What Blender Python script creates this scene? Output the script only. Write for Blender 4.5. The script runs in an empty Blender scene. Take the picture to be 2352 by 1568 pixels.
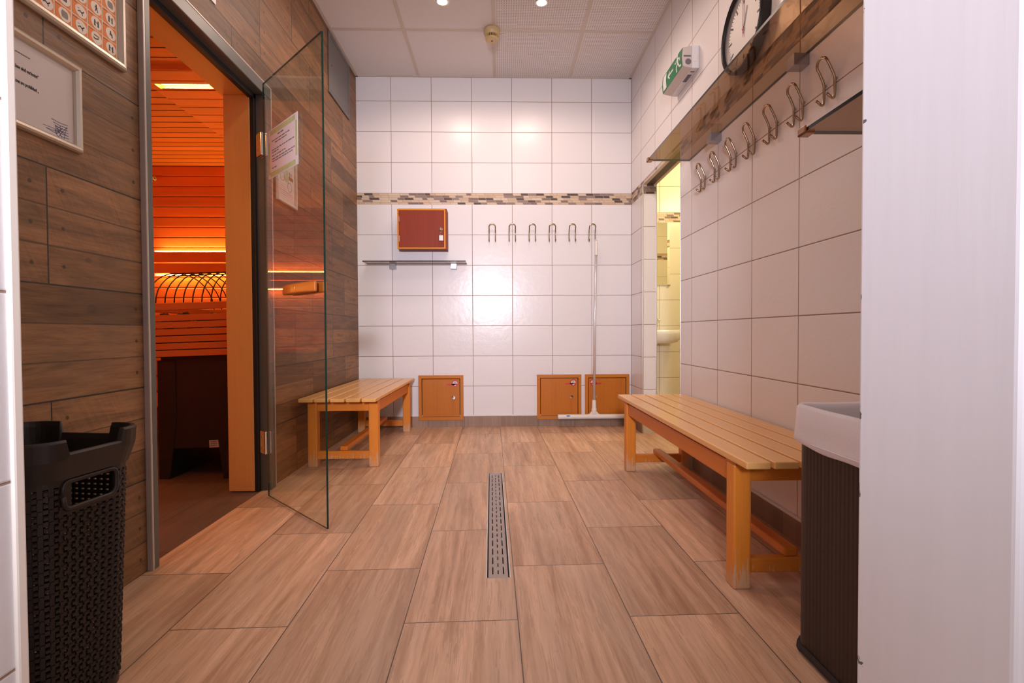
import bpy, bmesh, math, random
from mathutils import Vector, Matrix, Euler
random.seed(7)
S = bpy.context.scene
COL = S.collection
PI = math.pi

# ------------------------------------------------------------------ camera, world, lights, exposure
F_PX, YAW, PITCH, ROLL, CAM_H = 1109.196, .02425, .01878, .00448, .78195
cam_d = bpy.data.cameras.new('camera')
cam_d.sensor_fit = 'HORIZONTAL'
cam_d.sensor_width = 36.0
cam_d.lens = 36.0 * F_PX / 2352.0
cam_d.clip_start = .02
cam = bpy.data.objects.new('camera', cam_d)
COL.objects.link(cam)
fwd = Vector((math.sin(YAW) * math.cos(PITCH), math.cos(YAW) * math.cos(PITCH), -math.sin(PITCH)))
rgt = Vector((math.cos(YAW), -math.sin(YAW), 0))
upv = rgt.cross(fwd)
rr = rgt * math.cos(ROLL) - upv * math.sin(ROLL)
uu = upv * math.cos(ROLL) + rgt * math.sin(ROLL)
cam.matrix_world = Matrix(((rr.x, uu.x, -fwd.x, 0), (rr.y, uu.y, -fwd.y, 0), (rr.z, uu.z, -fwd.z, CAM_H), (0, 0, 0, 1)))
S.camera = cam

S.view_settings.view_transform = 'Standard'
S.view_settings.look = 'None'
S.view_settings.gamma = 1.0
S.view_settings.use_curve_mapping = False
S.view_settings.exposure = .65

wd = bpy.data.worlds.new('corridor_daylight')
S.world = wd
wd.use_nodes = True
wd.node_tree.nodes['Background'].inputs[0].default_value = (.90, .84, .90, 1)
wd.node_tree.nodes['Background'].inputs[1].default_value = .55


def light(name, kind, loc, power, color, rot=(0, 0, 0), **kw):
    d = bpy.data.lights.new(name, kind)
    d.energy = power
    d.color = color
    for k, v in kw.items():
        setattr(d, k, v)
    o = bpy.data.objects.new(name, d)
    o.location = loc
    o.rotation_euler = rot
    COL.objects.link(o)
    return o


# white lamp in the corridor behind the doorway, whose glare shows on the back wall tiles
light('corridor_lamp_light', 'AREA', (-.195, -1.25, 1.40), 13.5, (.88, .86, 1.0), (PI / 2 * .985, 0, 0), shape='DISK', size=.30, spread=1.15)
WARM = (1.0, .76, .66)
DOWNLIGHTS = [(-.356, 3.102), (.273, 3.099), (-.356, 1.85), (.273, 1.85)]  # nearer pair is unseen, added to light the room; no fixtures built
for (x, y) in DOWNLIGHTS:
    light('downlight_beam', 'SPOT', (x, y, 2.855), 18 if y > 3 else 13, WARM, (0, 0, 0), spot_size=2.95, spot_blend=.35, shadow_soft_size=.13)
light('washroom_lamp_light', 'POINT', (2.0, 3.7, 2.2), 23, (1.0, .82, .46), shadow_soft_size=.12)

# ------------------------------------------------------------------ mesh helpers
ORG = {}


def obj(name, bm, mats, parent=None, local=False, smooth=False, bevel=0, kind=None, seg=2, rot=None, loc=None):
    """link a bmesh as one object; coordinates are world metres unless local"""
    me = bpy.data.meshes.new(name)
    if parent is not None and not local:
        o0 = ORG.get(parent, Vector((0, 0, 0)))
        bmesh.ops.translate(bm, verts=bm.verts, vec=-o0)
    bmesh.ops.recalc_face_normals(bm, faces=bm.faces)
    bm.to_mesh(me)
    bm.free()
    if smooth:
        for p in me.polygons:
            p.use_smooth = True
    for m in (mats if isinstance(mats, (list, tuple)) else [mats]):
        me.materials.append(m)
    o = bpy.data.objects.new(name, me)
    COL.objects.link(o)
    ORG[o] = ORG.get(parent, Vector((0, 0, 0))) if parent is not None else Vector((0, 0, 0))
    if parent is not None:
        o.parent = parent
    if loc is not None:
        o.location = loc
    if rot is not None:
        o.rotation_euler = rot
    if bevel:
        b = o.modifiers.new('bevel', 'BEVEL')
        b.width = bevel
        b.segments = seg
        b.limit_method = 'ANGLE'
        b.angle_limit = .7
        b.harden_normals = False
    if kind:
        o['kind'] = kind
    return o


def mk_empty(name, loc, rot=(0, 0, 0)):
    o = bpy.data.objects.new(name, None)
    COL.objects.link(o)
    o.empty_display_size = .05
    o.location = loc
    o.rotation_euler = rot
    ORG[o] = Vector(loc)
    return o


def tag(o, label, cat, group=None):
    o['label'] = label
    o['category'] = cat
    if group:
        o['group'] = group
    return o


def thing(name, loc, label, cat, group=None, rot=(0, 0, 0)):
    return tag(mk_empty(name, loc, rot), label, cat, group)


def copy_tree(o, parent=None):
    c = o.copy()
    COL.objects.link(c)
    c.parent = parent
    for ch in list(o.children):
        copy_tree(ch, c)
    return c


def B():
    return bmesh.new()


def box(bm, x0, x1, y0, y1, z0, z1, mat=0, M=None):
    vs = [bm.verts.new((x, y, z)) for x in (x0, x1) for y in (y0, y1) for z in (z0, z1)]
    if M is not None:
        for v in vs:
            v.co = M @ v.co
    for f in ((0, 1, 3, 2), (4, 6, 7, 5), (0, 4, 5, 1), (2, 3, 7, 6), (0, 2, 6, 4), (1, 5, 7, 3)):
        bm.faces.new([vs[i] for i in f]).material_index = mat
    return vs


def frame_from(d):
    d = d.normalized()
    a = Vector((0, 0, 1)) if abs(d.z) < .9 else Vector((1, 0, 0))
    u = d.cross(a).normalized()
    return u, d.cross(u).normalized()


def ring(bm, c, u, v, r, n):
    return [bm.verts.new(c + u * (r * math.cos(2 * PI * i / n)) + v * (r * math.sin(2 * PI * i / n))) for i in range(n)]


def bridge(bm, a, b, mat=0):
    n = len(a)
    for i in range(n):
        bm.faces.new((a[i], a[(i + 1) % n], b[(i + 1) % n], b[i])).material_index = mat


def cyl(bm, p0, p1, r0, r1=None, n=20, mat=0):
    p0, p1 = Vector(p0), Vector(p1)
    r1 = r0 if r1 is None else r1
    u, v = frame_from(p1 - p0)
    a, b = ring(bm, p0, u, v, r0, n), ring(bm, p1, u, v, r1, n)
    bridge(bm, a, b, mat)
    bm.faces.new(a[::-1]).material_index = mat
    bm.faces.new(b).material_index = mat


def tube(bm, pts, r, n=10, mat=0):
    pts = [Vector(p) for p in pts]
    prev = None
    u = v = None
    for i, p in enumerate(pts):
        d = (pts[min(i + 1, len(pts) - 1)] - pts[max(i - 1, 0)]).normalized()
        if u is None:
            u, v = frame_from(d)
        else:
            u = (u - d * u.dot(d)).normalized()
            v = d.cross(u).normalized()
        cur = ring(bm, p, u, v, r, n)
        if prev:
            bridge(bm, prev, cur, mat)
        else:
            bm.faces.new(cur[::-1]).material_index = mat
        prev = cur
    bm.faces.new(prev).material_index = mat


def rounded(pts, rad, k=5):
    """polyline with rounded corners"""
    pts = [Vector(p) for p in pts]
    out = [pts[0]]
    for i in range(1, len(pts) - 1):
        p, a, b = pts[i], pts[i - 1], pts[i + 1]
        ra = min(rad, (a - p).length * .48, (b - p).length * .48)
        s, e = p + (a - p).normalized() * ra, p + (b - p).normalized() * ra
        for j in range(k + 1):
            t = j / k
            out.append(s * (1 - t) ** 2 + p * 2 * t * (1 - t) + e * t * t)
    out.append(pts[-1])
    return out


def lathe(bm, prof, c, axis=(0, 0, 1), n=32, mat=0):
    """prof: list of (radius, height along axis)"""
    c, ax = Vector(c), Vector(axis).normalized()
    u, v = frame_from(ax)
    prev = None
    for r, h in prof:
        cur = ring(bm, c + ax * h, u, v, max(r, 1e-4), n)
        if prev:
            bridge(bm, prev, cur, mat)
        else:
            bm.faces.new(cur[::-1]).material_index = mat
        prev = cur
    bm.faces.new(prev).material_index = mat


def prism(bm, poly, o, ux, uy, n, d, mat=0):
    """extrude a flat polygon given in (ux, uy) about o by d along n"""
    o, ux, uy, n = Vector(o), Vector(ux), Vector(uy), Vector(n)
    a = [bm.verts.new(o + ux * p[0] + uy * p[1]) for p in poly]
    b = [bm.verts.new(o + ux * p[0] + uy * p[1] + n * d) for p in poly]
    bridge(bm, a, b, mat)
    bm.faces.new(a[::-1]).material_index = mat
    bm.faces.new(b).material_index = mat


class Sheet:
    """marks printed on a flat sheet: each is a thin prism standing .2 mm or more off it"""

    def __init__(s, bm, o, ux, uy, n):
        s.bm, s.o, s.ux, s.uy, s.n = bm, Vector(o), Vector(ux).normalized(), Vector(uy).normalized(), Vector(n).normalized()

    def poly(s, pts, h=.0003, d=.0002, mat=0):
        prism(s.bm, pts, s.o + s.n * h, s.ux, s.uy, s.n, d, mat)

    def rect(s, x0, x1, y0, y1, h=.0003, d=.0002, mat=0):
        s.poly([(x0, y0), (x1, y0), (x1, y1), (x0, y1)], h, d, mat)

    def ell(s, x, y, a, b, h=.0003, d=.0002, mat=0, n=24):
        s.poly([(x + a * math.cos(2 * PI * i / n), y + b * math.sin(2 * PI * i / n)) for i in range(n)], h, d, mat)

    def line(s, pts, w, h=.0003, d=.0002, mat=0):
        for (x0, y0), (x1, y1) in zip(pts, pts[1:]):
            L = math.hypot(x1 - x0, y1 - y0) or 1e-6
            nx, ny = -(y1 - y0) / L * w / 2, (x1 - x0) / L * w / 2
            ex, ey = (x1 - x0) / L * w * .3, (y1 - y0) / L * w * .3
            s.poly([(x0 - ex + nx, y0 - ey + ny), (x0 - ex - nx, y0 - ey - ny), (x1 + ex - nx, y1 + ey - ny), (x1 + ex + nx, y1 + ey + ny)], h, d, mat)


def text(name, body, size, loc, ux, uy, mat, parent, align='LEFT', bold=0, extr=.0003, sx=1.0):
    c = bpy.data.curves.new(name, 'FONT')
    c.body = body
    c.size = size
    c.align_x = align
    c.extrude = extr
    c.offset = bold
    c.materials.append(mat)
    tmp = bpy.data.objects.new(name, c)
    COL.objects.link(tmp)
    bpy.context.view_layer.update()
    me = bpy.data.meshes.new_from_object(tmp.evaluated_get(bpy.context.evaluated_depsgraph_get()))
    bpy.data.objects.remove(tmp)
    o = bpy.data.objects.new(name, me)
    COL.objects.link(o)
    ux, uy = Vector(ux).normalized(), Vector(uy).normalized()
    n = ux.cross(uy)
    R = Matrix((ux * sx, uy, n)).transposed().to_4x4()
    o.parent = parent
    pl = Vector(loc) - ORG.get(parent, Vector((0, 0, 0)))
    o.matrix_local = Matrix.Translation(pl) @ R
    return o


# ------------------------------------------------------------------ material helpers
class NT:
    def __init__(s, name):
        s.m = bpy.data.materials.new(name)
        s.m.use_nodes = True
        s.t = s.m.node_tree
        s.b = s.t.nodes['Principled BSDF']
        s.out = s.t.nodes['Material Output']
        s._geo = s._tc = None

    def n(s, typ, **kw):
        x = s.t.nodes.new(typ)
        for k, v in kw.items():
            setattr(x, k, v)
        return x

    def put(s, sock, v):
        if isinstance(v, bpy.types.NodeSocket):
            s.t.links.new(v, sock)
        elif v is not None:
            if sock.type == 'RGBA' and isinstance(v, (tuple, list)) and len(v) == 3:
                v = (*v, 1)
            sock.default_value = v

    def math(s, op, a, b=None, c=None, clamp=False):
        x = s.n('ShaderNodeMath', operation=op, use_clamp=clamp)
        s.put(x.inputs[0], a)
        s.put(x.inputs[1], b)
        s.put(x.inputs[2], c)
        return x.outputs[0]

    def mix(s, f, a, b, blend='MIX'):
        x = s.n('ShaderNodeMix', data_type='RGBA', blend_type=blend)
        s.put(x.inputs[0], f)
        s.put(x.inputs[6], a)
        s.put(x.inputs[7], b)
        return x.outputs[2]

    def pos(s):
        """object space, metres"""
        if s._tc is None:
            tc = s.n('ShaderNodeTexCoord')
            sp = s.n('ShaderNodeSeparateXYZ')
            s.t.links.new(tc.outputs['Object'], sp.inputs[0])
            s._tc = (tc.outputs['Object'], sp.outputs[0], sp.outputs[1], sp.outputs[2])
        return s._tc

    def nrm(s):
        if s._geo is None:
            g = s.n('ShaderNodeNewGeometry')
            sp = s.n('ShaderNodeSeparateXYZ')
            s.t.links.new(g.outputs['True Normal'], sp.inputs[0])
            s._geo = sp.outputs
        return s._geo

    def comb(s, x, y, z):
        c = s.n('ShaderNodeCombineXYZ')
        s.put(c.inputs[0], x)
        s.put(c.inputs[1], y)
        s.put(c.inputs[2], z)
        return c.outputs[0]

    def scl(s, v, k):
        m = s.n('ShaderNodeMapping')
        s.t.links.new(v, m.inputs[0])
        m.inputs['Scale'].default_value = k
        return m.outputs[0]

    def noise(s, v, scale, detail=3, rough=.55, dist=0.0):
        x = s.n('ShaderNodeTexNoise')
        s.put(x.inputs['Vector'], v)
        x.inputs['Scale'].default_value = scale
        x.inputs['Detail'].default_value = detail
        x.inputs['Roughness'].default_value = rough
        x.inputs['Distortion'].default_value = dist
        return x.outputs[0]

    def white(s, v):
        x = s.n('ShaderNodeTexWhiteNoise', noise_dimensions='3D')
        s.put(x.inputs['Vector'], v)
        return x.outputs[0]

    def ramp(s, f, stops, const=False):
        r = s.n('ShaderNodeValToRGB')
        r.color_ramp.interpolation = 'CONSTANT' if const else 'LINEAR'
        els = r.color_ramp.elements
        els[0].position, els[0].color = stops[0][0], (*stops[0][1], 1)
        els[1].position, els[1].color = stops[1][0], (*stops[1][1], 1)
        for p, c in stops[2:]:
            e = els.new(p)
            e.color = (*c, 1)
        s.put(r.inputs[0], f)
        return r.outputs[0]

    def bump(s, h, strength=.2, dist=.002):
        x = s.n('ShaderNodeBump')
        x.inputs['Strength'].default_value = strength
        x.inputs['Distance'].default_value = dist
        s.put(x.inputs['Height'], h)
        s.t.links.new(x.outputs[0], s.b.inputs['Normal'])

    def set(s, color=None, rough=None, metal=None, **kw):
        s.put(s.b.inputs['Base Color'], color)
        s.put(s.b.inputs['Roughness'], rough)
        s.put(s.b.inputs['Metallic'], metal)
        for k, v in kw.items():
            s.put(s.b.inputs[k], v)
        return s.m


def plain(name, col, rough=.5, metal=0.0, var=.06, scale=14, bump=0.0, bscale=120, **kw):
    t = NT(name)
    p = t.pos()[0]
    n = t.noise(p, scale, 3)
    c = t.mix(n, tuple(x * (1 - var) for x in col), tuple(min(1, x * (1 + var)) for x in col))
    if bump:
        t.bump(t.noise(p, bscale, 3), bump, .0015)
    return t.set(c, rough, metal, **kw)


def emit(name, col, strength):
    t = NT(name)
    return t.set((0, 0, 0), 1, 0, **{'Emission Color': (*col, 1), 'Emission Strength': strength})


def glass_mat(name, tint, ior=1.5, refl=1.0):
    """clear pane: tinted see-through with a mirror layer by Fresnel"""
    t = NT(name)
    fr = t.n('ShaderNodeFresnel')
    gm = t.n('ShaderNodeNewGeometry')
    # the same air-to-glass reflectance on both faces of the pane
    t.put(fr.inputs[0], t.math('ADD', ior, t.math('MULTIPLY', gm.outputs['Backfacing'], 1.0 / ior - ior)))
    p = t.pos()[0]
    nz = t.noise(p, 6, 2)
    tr = t.n('ShaderNodeBsdfTransparent')
    t.put(tr.inputs[0], t.mix(nz, tuple(x * .985 for x in tint), tint))
    gl = t.n('ShaderNodeBsdfGlossy')
    gl.inputs['Roughness'].default_value = .012
    mx = t.n('ShaderNodeMixShader')
    t.put(mx.inputs[0], t.math('MULTIPLY', fr.outputs[0], refl, clamp=True))
    t.t.links.new(tr.outputs[0], mx.inputs[1])
    t.t.links.new(gl.outputs[0], mx.inputs[2])
    t.t.links.new(mx.outputs[0], t.out.inputs[0])
    return t.m


def wood(name, c1, c2, axis=0, rough=.42, grain=1.0, fine=1.0, bump=.12, wear=None, pores=.25, **kw):
    """grain runs along the given object axis"""
    t = NT(name)
    p = t.pos()
    k = [22 * fine] * 3
    k[axis] = 1.3
    v = t.scl(p[0], k)
    a = t.noise(v, 1.0, 5, .6, .6)
    k2 = [160 * fine] * 3
    k2[axis] = 5
    b = t.noise(t.scl(p[0], k2), 1.0, 2, .5)
    f = t.math('ADD', t.math('MULTIPLY', a, .8 * grain), t.math('MULTIPLY', b, .25 * grain))
    f = t.math('SUBTRACT', f, .1 + .05 * grain)
    c = t.mix(t.math('ADD', f, 0, clamp=True), c2, c1)
    c = t.mix(t.math('MULTIPLY', t.math('GREATER_THAN', b, .62), pores), c, tuple(x * .55 for x in c2))
    r = rough
    if wear:
        zhi, col = wear
        wn = t.noise(t.scl(p[0], (150, 150, 9)), 1.0, 4, .7)
        g = t.math('DIVIDE', t.math('SUBTRACT', zhi, p[3]), zhi)
        w = t.math('GREATER_THAN', t.math('ADD', t.math('MULTIPLY', g, .42), wn), .81)
        w = t.math('MULTIPLY', w, t.math('GREATER_THAN', g, 0))
        c = t.mix(t.math('MULTIPLY', w, .6), c, col)
        r = t.math('ADD', t.math('MULTIPLY', w, .3), rough)
    t.bump(f, bump, .0015)
    return t.set(c, r, 0, **{'Specular IOR Level': .28, **kw})


# ------------------------------------------------------------------ room measures
D, XR, XL, ZC = 4.00985, 1.09414, -1.16841, 2.87578
Z0 = .838                                   # a horizontal grout line; rows are .25 apart
MZ0, MZ1 = 1.836, 1.929                     # mosaic band


def tile_wall(name, u0b, u0r, base=(.80, .765, .755), grout=(.30, .20, .15)):
    """glazed .33 x .25 wall tiles with a stick mosaic band; u along X on walls facing Y, along Y on walls facing X"""
    t = NT(name)
    P, x, y, z = t.pos()
    N = t.nrm()
    isx = t.math('GREATER_THAN', t.math('ABSOLUTE', N[0]), .5)
    ub = t.math('SUBTRACT', x, u0b)
    ur = t.math('SUBTRACT', y, u0r)
    u = t.math('ADD', t.math('MULTIPLY', ur, isx), t.math('MULTIPLY', ub, t.math('SUBTRACT', 1.0, isx)))
    above = t.math('GREATER_THAN', z, 1.88)
    zo = t.math('ADD', Z0, t.math('MULTIPLY', above, MZ1 - (Z0 + 1.0)))
    zz = t.math('SUBTRACT', z, zo)
    du = t.math('PINGPONG', u, .165)
    dz = t.math('PINGPONG', zz, .125)
    dmin = t.math('MINIMUM', du, dz)
    inm = t.math('MULTIPLY', t.math('GREATER_THAN', z, MZ0), t.math('LESS_THAN', z, MZ1))
    line = t.math('LESS_THAN', dmin, .0019)
    tid = t.white(t.comb(t.math('FLOOR', t.math('DIVIDE', u, .33)), t.math('FLOOR', t.math('DIVIDE', zz, .25)), isx))
    col = t.mix(tid, tuple(k * .965 for k in base), base)
    # faint blotches on some tiles
    bl = t.noise(P, 2.4, 2)
    col = t.mix(t.math('MULTIPLY', bl, .12), col, tuple(k * .86 for k in base))
    col = t.mix(line, col, grout)
    # mosaic sticks
    mrow = t.math('FLOOR', t.math('DIVIDE', t.math('SUBTRACT', z, MZ0), .0186))
    vz = t.math('FRACT', t.math('DIVIDE', t.math('SUBTRACT', z, MZ0), .0186))
    vor = t.n('ShaderNodeTexVoronoi', voronoi_dimensions='1D', feature='F1')
    ve = t.n('ShaderNodeTexVoronoi', voronoi_dimensions='1D', feature='DISTANCE_TO_EDGE')
    slant = t.math('MULTIPLY', t.math('SUBTRACT', vz, .5), .006)
    w = t.math('ADD', t.math('MULTIPLY', t.math('ADD', u, slant), 15.0), t.math('MULTIPLY', mrow, 37.31))
    for q in (vor, ve):
        q.inputs['Scale'].default_value = 1.0
        t.put(q.inputs['W'], w)
    rnd = t.n('ShaderNodeSeparateColor')
    t.t.links.new(vor.outputs['Color'], rnd.inputs[0])
    mc = t.ramp(rnd.outputs[0], [(0, (.66, .50, .34)), (.20, (.58, .42, .28)), (.34, (.26, .19, .165)), (.48, (.70, .57, .42)),
                                 (.60, (.05, .034, .031)), (.78, (.19, .13, .11)), (.90, (.64, .52, .40))], True)
    mg = t.math('MAXIMUM', t.math('LESS_THAN', ve.outputs['Distance'], .03), t.math('GREATER_THAN', t.math('ABSOLUTE', t.math('SUBTRACT', vz, .5)), .44))
    mc = t.mix(mg, mc, (.40, .31, .25))
    mc = t.mix(t.math('MULTIPLY', t.noise(P, 90, 3), .35), mc, (.33, .25, .2))
    col = t.mix(inm, col, mc)
    # glaze
    rgh = t.mix(t.math('MAXIMUM', line, t.math('MULTIPLY', inm, .7)), (.23,) * 3, (.6,) * 3)
    h = t.math('ADD', t.math('MULTIPLY', t.noise(P, 26, 2), .9), t.math('MULTIPLY', t.noise(P, 150, 2), .25))
    edge = t.math('MULTIPLY', t.math('SUBTRACT', 1.0, t.math('DIVIDE', dmin, .004), clamp=True), -1.6)
    h = t.math('ADD', h, edge)
    h = t.math('ADD', h, t.math('MULTIPLY', inm, t.math('MULTIPLY', mg, -1.0)))
    t.bump(h, .42, .0022)
    return t.set(col, rgh, 0, **{'Specular IOR Level': .24})


M_TILE = tile_wall('white_wall_tile', -.8865, 2.7377)

FX, FY, FA, FW, FL = .04444, 1.29978, .01851, .30767, .30266


def plank_floor(name, c_hi, c_lo, c_grey, FX=FX, FY=FY, FA=FA, FW=FW, FL=FL, dark=(.06, .045, .035)):
    t = NT(name)
    P, x, y, z = t.pos()
    ca, sa = math.cos(FA), math.sin(FA)
    dx, dy = t.math('SUBTRACT', x, FX), t.math('SUBTRACT', y, FY)
    u = t.math('ADD', t.math('MULTIPLY', dx, ca), t.math('MULTIPLY', dy, sa))
    v = t.math('SUBTRACT', t.math('MULTIPLY', dy, ca), t.math('MULTIPLY', dx, sa))
    ci = t.math('FLOOR', t.math('DIVIDE', u, FW))
    par = t.math('FLOORED_MODULO', t.math('ADD', ci, 1.0), 2.0)
    vo = t.math('SUBTRACT', v, t.math('MULTIPLY', par, FL))
    du = t.math('PINGPONG', u, FW / 2)
    dv = t.math('PINGPONG', vo, FL)
    dm = t.math('MINIMUM', du, dv)
    line = t.math('LESS_THAN', dm, .0014)
    rv = t.math('FLOOR', t.math('DIVIDE', vo, 2 * FL))
    wn = t.n('ShaderNodeTexWhiteNoise', noise_dimensions='3D')
    t.put(wn.inputs['Vector'], t.comb(ci, rv, 3.3))
    r1 = wn.outputs[0]
    sh = t.n('ShaderNodeSeparateColor')
    t.t.links.new(wn.outputs[1], sh.inputs[0])
    gu = t.math('ADD', u, t.math('MULTIPLY', sh.outputs[0], 9.0))
    gv = t.math('ADD', v, t.math('MULTIPLY', sh.outputs[1], 7.0))
    g3 = t.comb(gu, gv, sh.outputs[2])
    a = t.noise(t.scl(g3, (13, 1.1, 1)), 1.0, 5, .62, .9)
    b = t.noise(t.scl(g3, (95, 5, 1)), 1.0, 3, .6, .3)
    cth = t.n('ShaderNodeTexWave', wave_type='BANDS', bands_direction='X')
    t.put(cth.inputs['Vector'], t.scl(g3, (1, .10, 1)))
    cth.inputs['Scale'].default_value = 7.5
    cth.inputs['Distortion'].default_value = 7
    cth.inputs['Detail'].default_value = 2
    cth.inputs['Detail Scale'].default_value = 1.2
    f = t.math('ADD', t.math('MULTIPLY', a, .75), t.math('MULTIPLY', b, .42))
    f = t.math('ADD', f, t.math('MULTIPLY', t.math('SUBTRACT', cth.outputs['Fac'], .5), .06))
    f = t.math('MULTIPLY', t.math('SUBTRACT', f, .45), 2.7, clamp=True)
    col = t.mix(f, c_lo, c_hi)
    gr = t.noise(t.scl(g3, (7, .7, 1)), 1.0, 3, .5)
    col = t.mix(t.math('MULTIPLY', t.math('SUBTRACT', gr, .45, clamp=True), 1.6), col, c_grey)
    br = t.math('ADD', .86, t.math('MULTIPLY', r1, .26))
    col = t.mix(1.0, col, t.comb(br, br, br), 'MULTIPLY')
    fine = t.math('GREATER_THAN', b, .59)
    col = t.mix(t.math('MULTIPLY', fine, .32), col, tuple(k * .5 for k in c_lo))
    gl = t.mix(t.noise(P, 60, 2), dark, tuple(k * 2.6 for k in dark))
    col = t.mix(line, col, gl)
    h = t.math('SUBTRACT', t.math('MULTIPLY', b, .5), t.math('MULTIPLY', line, 1.3))
    t.bump(h, .25, .0016)
    return t.set(col, t.math('ADD', .36, t.math('MULTIPLY', b, .16)), 0, **{'Specular IOR Level': .42})


M_FLOOR = plank_floor('wood_look_floor_tile', (.90, .575, .375), (.46, .255, .145), (.56, .41, .30))
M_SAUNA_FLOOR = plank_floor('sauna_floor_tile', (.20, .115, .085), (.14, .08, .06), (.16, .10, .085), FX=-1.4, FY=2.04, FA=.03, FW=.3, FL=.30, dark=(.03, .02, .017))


def plank_wall(name):
    """wood-look wall tiles .304 high, each printed as three boards"""
    t = NT(name)
    P, x, y, z = t.pos()
    row = t.math('FLOOR', t.math('DIVIDE', z, .304))
    odd = t.math('FLOORED_MODULO', row, 2.0)
    far = t.math('GREATER_THAN', y, 2.0)
    offo = t.math('ADD', 1.282, t.math('MULTIPLY', far, 1.757))     # odd rows: joint at 1.28 near, 3.04 far
    offe = t.math('ADD', 1.005, t.math('MULTIPLY', far, 1.78))       # even rows: joint at 2.785 far
    off = t.math('ADD', t.math('MULTIPLY', offo, odd), t.math('MULTIPLY', offe, t.math('SUBTRACT', 1.0, odd)))
    u = t.math('SUBTRACT', y, off)
    du = t.math('PINGPONG', u, .31)
    dz = t.math('PINGPONG', z, .152)
    dp = t.math('PINGPONG', z, .304 / 6)
    ti = t.math('FLOOR', t.math('DIVIDE', u, .62))
    pi_ = t.math('FLOOR', t.math('DIVIDE', z, .304 / 3))
    joint = t.math('LESS_THAN', t.math('MINIMUM', du, dz), .0021)
    rp = t.white(t.comb(ti, pi_, far))
    rp2 = t.white(t.comb(pi_, ti, 5.5))
    pw = t.math('ADD', .0006, t.math('MULTIPLY', t.white(t.comb(ti, t.math('FLOOR', t.math('DIVIDE', t.math('ADD', z, .05), .304 / 3)), 2.2)), .0018))
    pl = t.math('LESS_THAN', dp, pw)
    g3 = t.comb(t.math('ADD', y, t.math('MULTIPLY', rp, 8.0)), t.math('ADD', z, t.math('MULTIPLY', rp2, 5.0)), rp)
    a = t.noise(t.scl(g3, (3.0, 24, 1)), 1.0, 5, .65, 1.2)
    b = t.noise(t.scl(g3, (14, 150, 1)), 1.0, 3, .6)
    saw = t.noise(t.scl(t.comb(t.math('ADD', y, t.math('MULTIPLY', z, .55)), t.math('MULTIPLY', z, .15), rp), (130, 30, 1)), 1.0, 2, .5)
    cl = t.noise(P, 5.0, 4, .6)
    f = t.math('ADD', t.math('MULTIPLY', a, .75), t.math('MULTIPLY', b, .3))
    sawm = t.math('MULTIPLY', t.math('GREATER_THAN', rp2, .45), .18)
    f = t.math('ADD', f, t.math('MULTIPLY', t.math('SUBTRACT', saw, .5), sawm))
    f = t.math('MULTIPLY', t.math('SUBTRACT', f, .36), 2.4, clamp=True)
    col = t.mix(f, (.125, .060, .027), (.40, .195, .085))
    col = t.mix(t.math('MULTIPLY', t.math('SUBTRACT', cl, .42, clamp=True), 1.8), col, (.185, .115, .068))
    br = t.math('ADD', .62, t.math('MULTIPLY', rp, .62))
    col = t.mix(1.0, col, t.comb(br, br, br), 'MULTIPLY')
    # knots and nail heads
    kn = t.n('ShaderNodeTexVoronoi', voronoi_dimensions='3D', feature='F1')
    t.put(kn.inputs['Vector'], t.scl(P, (1, 1, 1.5)))
    kn.inputs['Scale'].default_value = 4.2
    km = t.math('LESS_THAN', kn.outputs['Distance'], .075)
    col = t.mix(t.math('MULTIPLY', km, .45), col, (.06, .035, .022))
    nu = t.math('SUBTRACT', du, .045)
    nv = t.math('SUBTRACT', dp, .304 / 6)
    nd = t.math('SQRT', t.math('ADD', t.math('MULTIPLY', nu, nu), t.math('MULTIPLY', nv, nv)))
    col = t.mix(t.math('MULTIPLY', t.math('LESS_THAN', nd, .0055), .8), col, (.035, .022, .015))
    col = t.mix(t.math('MULTIPLY', pl, .75), col, (.05, .032, .022))
    col = t.mix(joint, col, (.022, .017, .014))
    h = t.math('SUBTRACT', t.math('ADD', f, t.math('MULTIPLY', b, .4)), t.math('MULTIPLY', t.math('MAXIMUM', joint, pl), 1.4))
    t.bump(h, .35, .002)
    return t.set(col, t.math('ADD', .42, t.math('MULTIPLY', b, .15)), 0, **{'Specular IOR Level': .38})


M_PLANK = plank_wall('wood_look_wall_tile')


def ceiling_mat():
    t = NT('ceiling_panel')
    P, x, y, z = t.pos()
    hx = t.math('PINGPONG', t.math('ADD', x, .035), .0078)
    hy = t.math('PINGPONG', t.math('SUBTRACT', y, 3.39), .0078)
    hx = t.math('SUBTRACT', hx, .0078)
    hy = t.math('SUBTRACT', hy, .0078)
    d = t.math('SQRT', t.math('ADD', t.math('MULTIPLY', hx, hx), t.math('MULTIPLY', hy, hy)))
    hole = t.math('MULTIPLY', t.math('LESS_THAN', d, .0029), t.math('GREATER_THAN', x, -.018))
    c = t.mix(t.noise(P, 60, 3), (.70, .66, .64), (.76, .72, .70))
    c = t.mix(t.math('MULTIPLY', hole, .85), c, (.10, .07, .06))
    t.bump(t.math('SUBTRACT', t.noise(P, 160, 3), t.math('MULTIPLY', hole, 3)), .25, .0015)
    return t.set(c, .85, 0)


M_CEIL = ceiling_mat()
M_TBAR = plain('ceiling_rail_paint', (.60, .52, .44), .5, var=.04)


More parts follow.
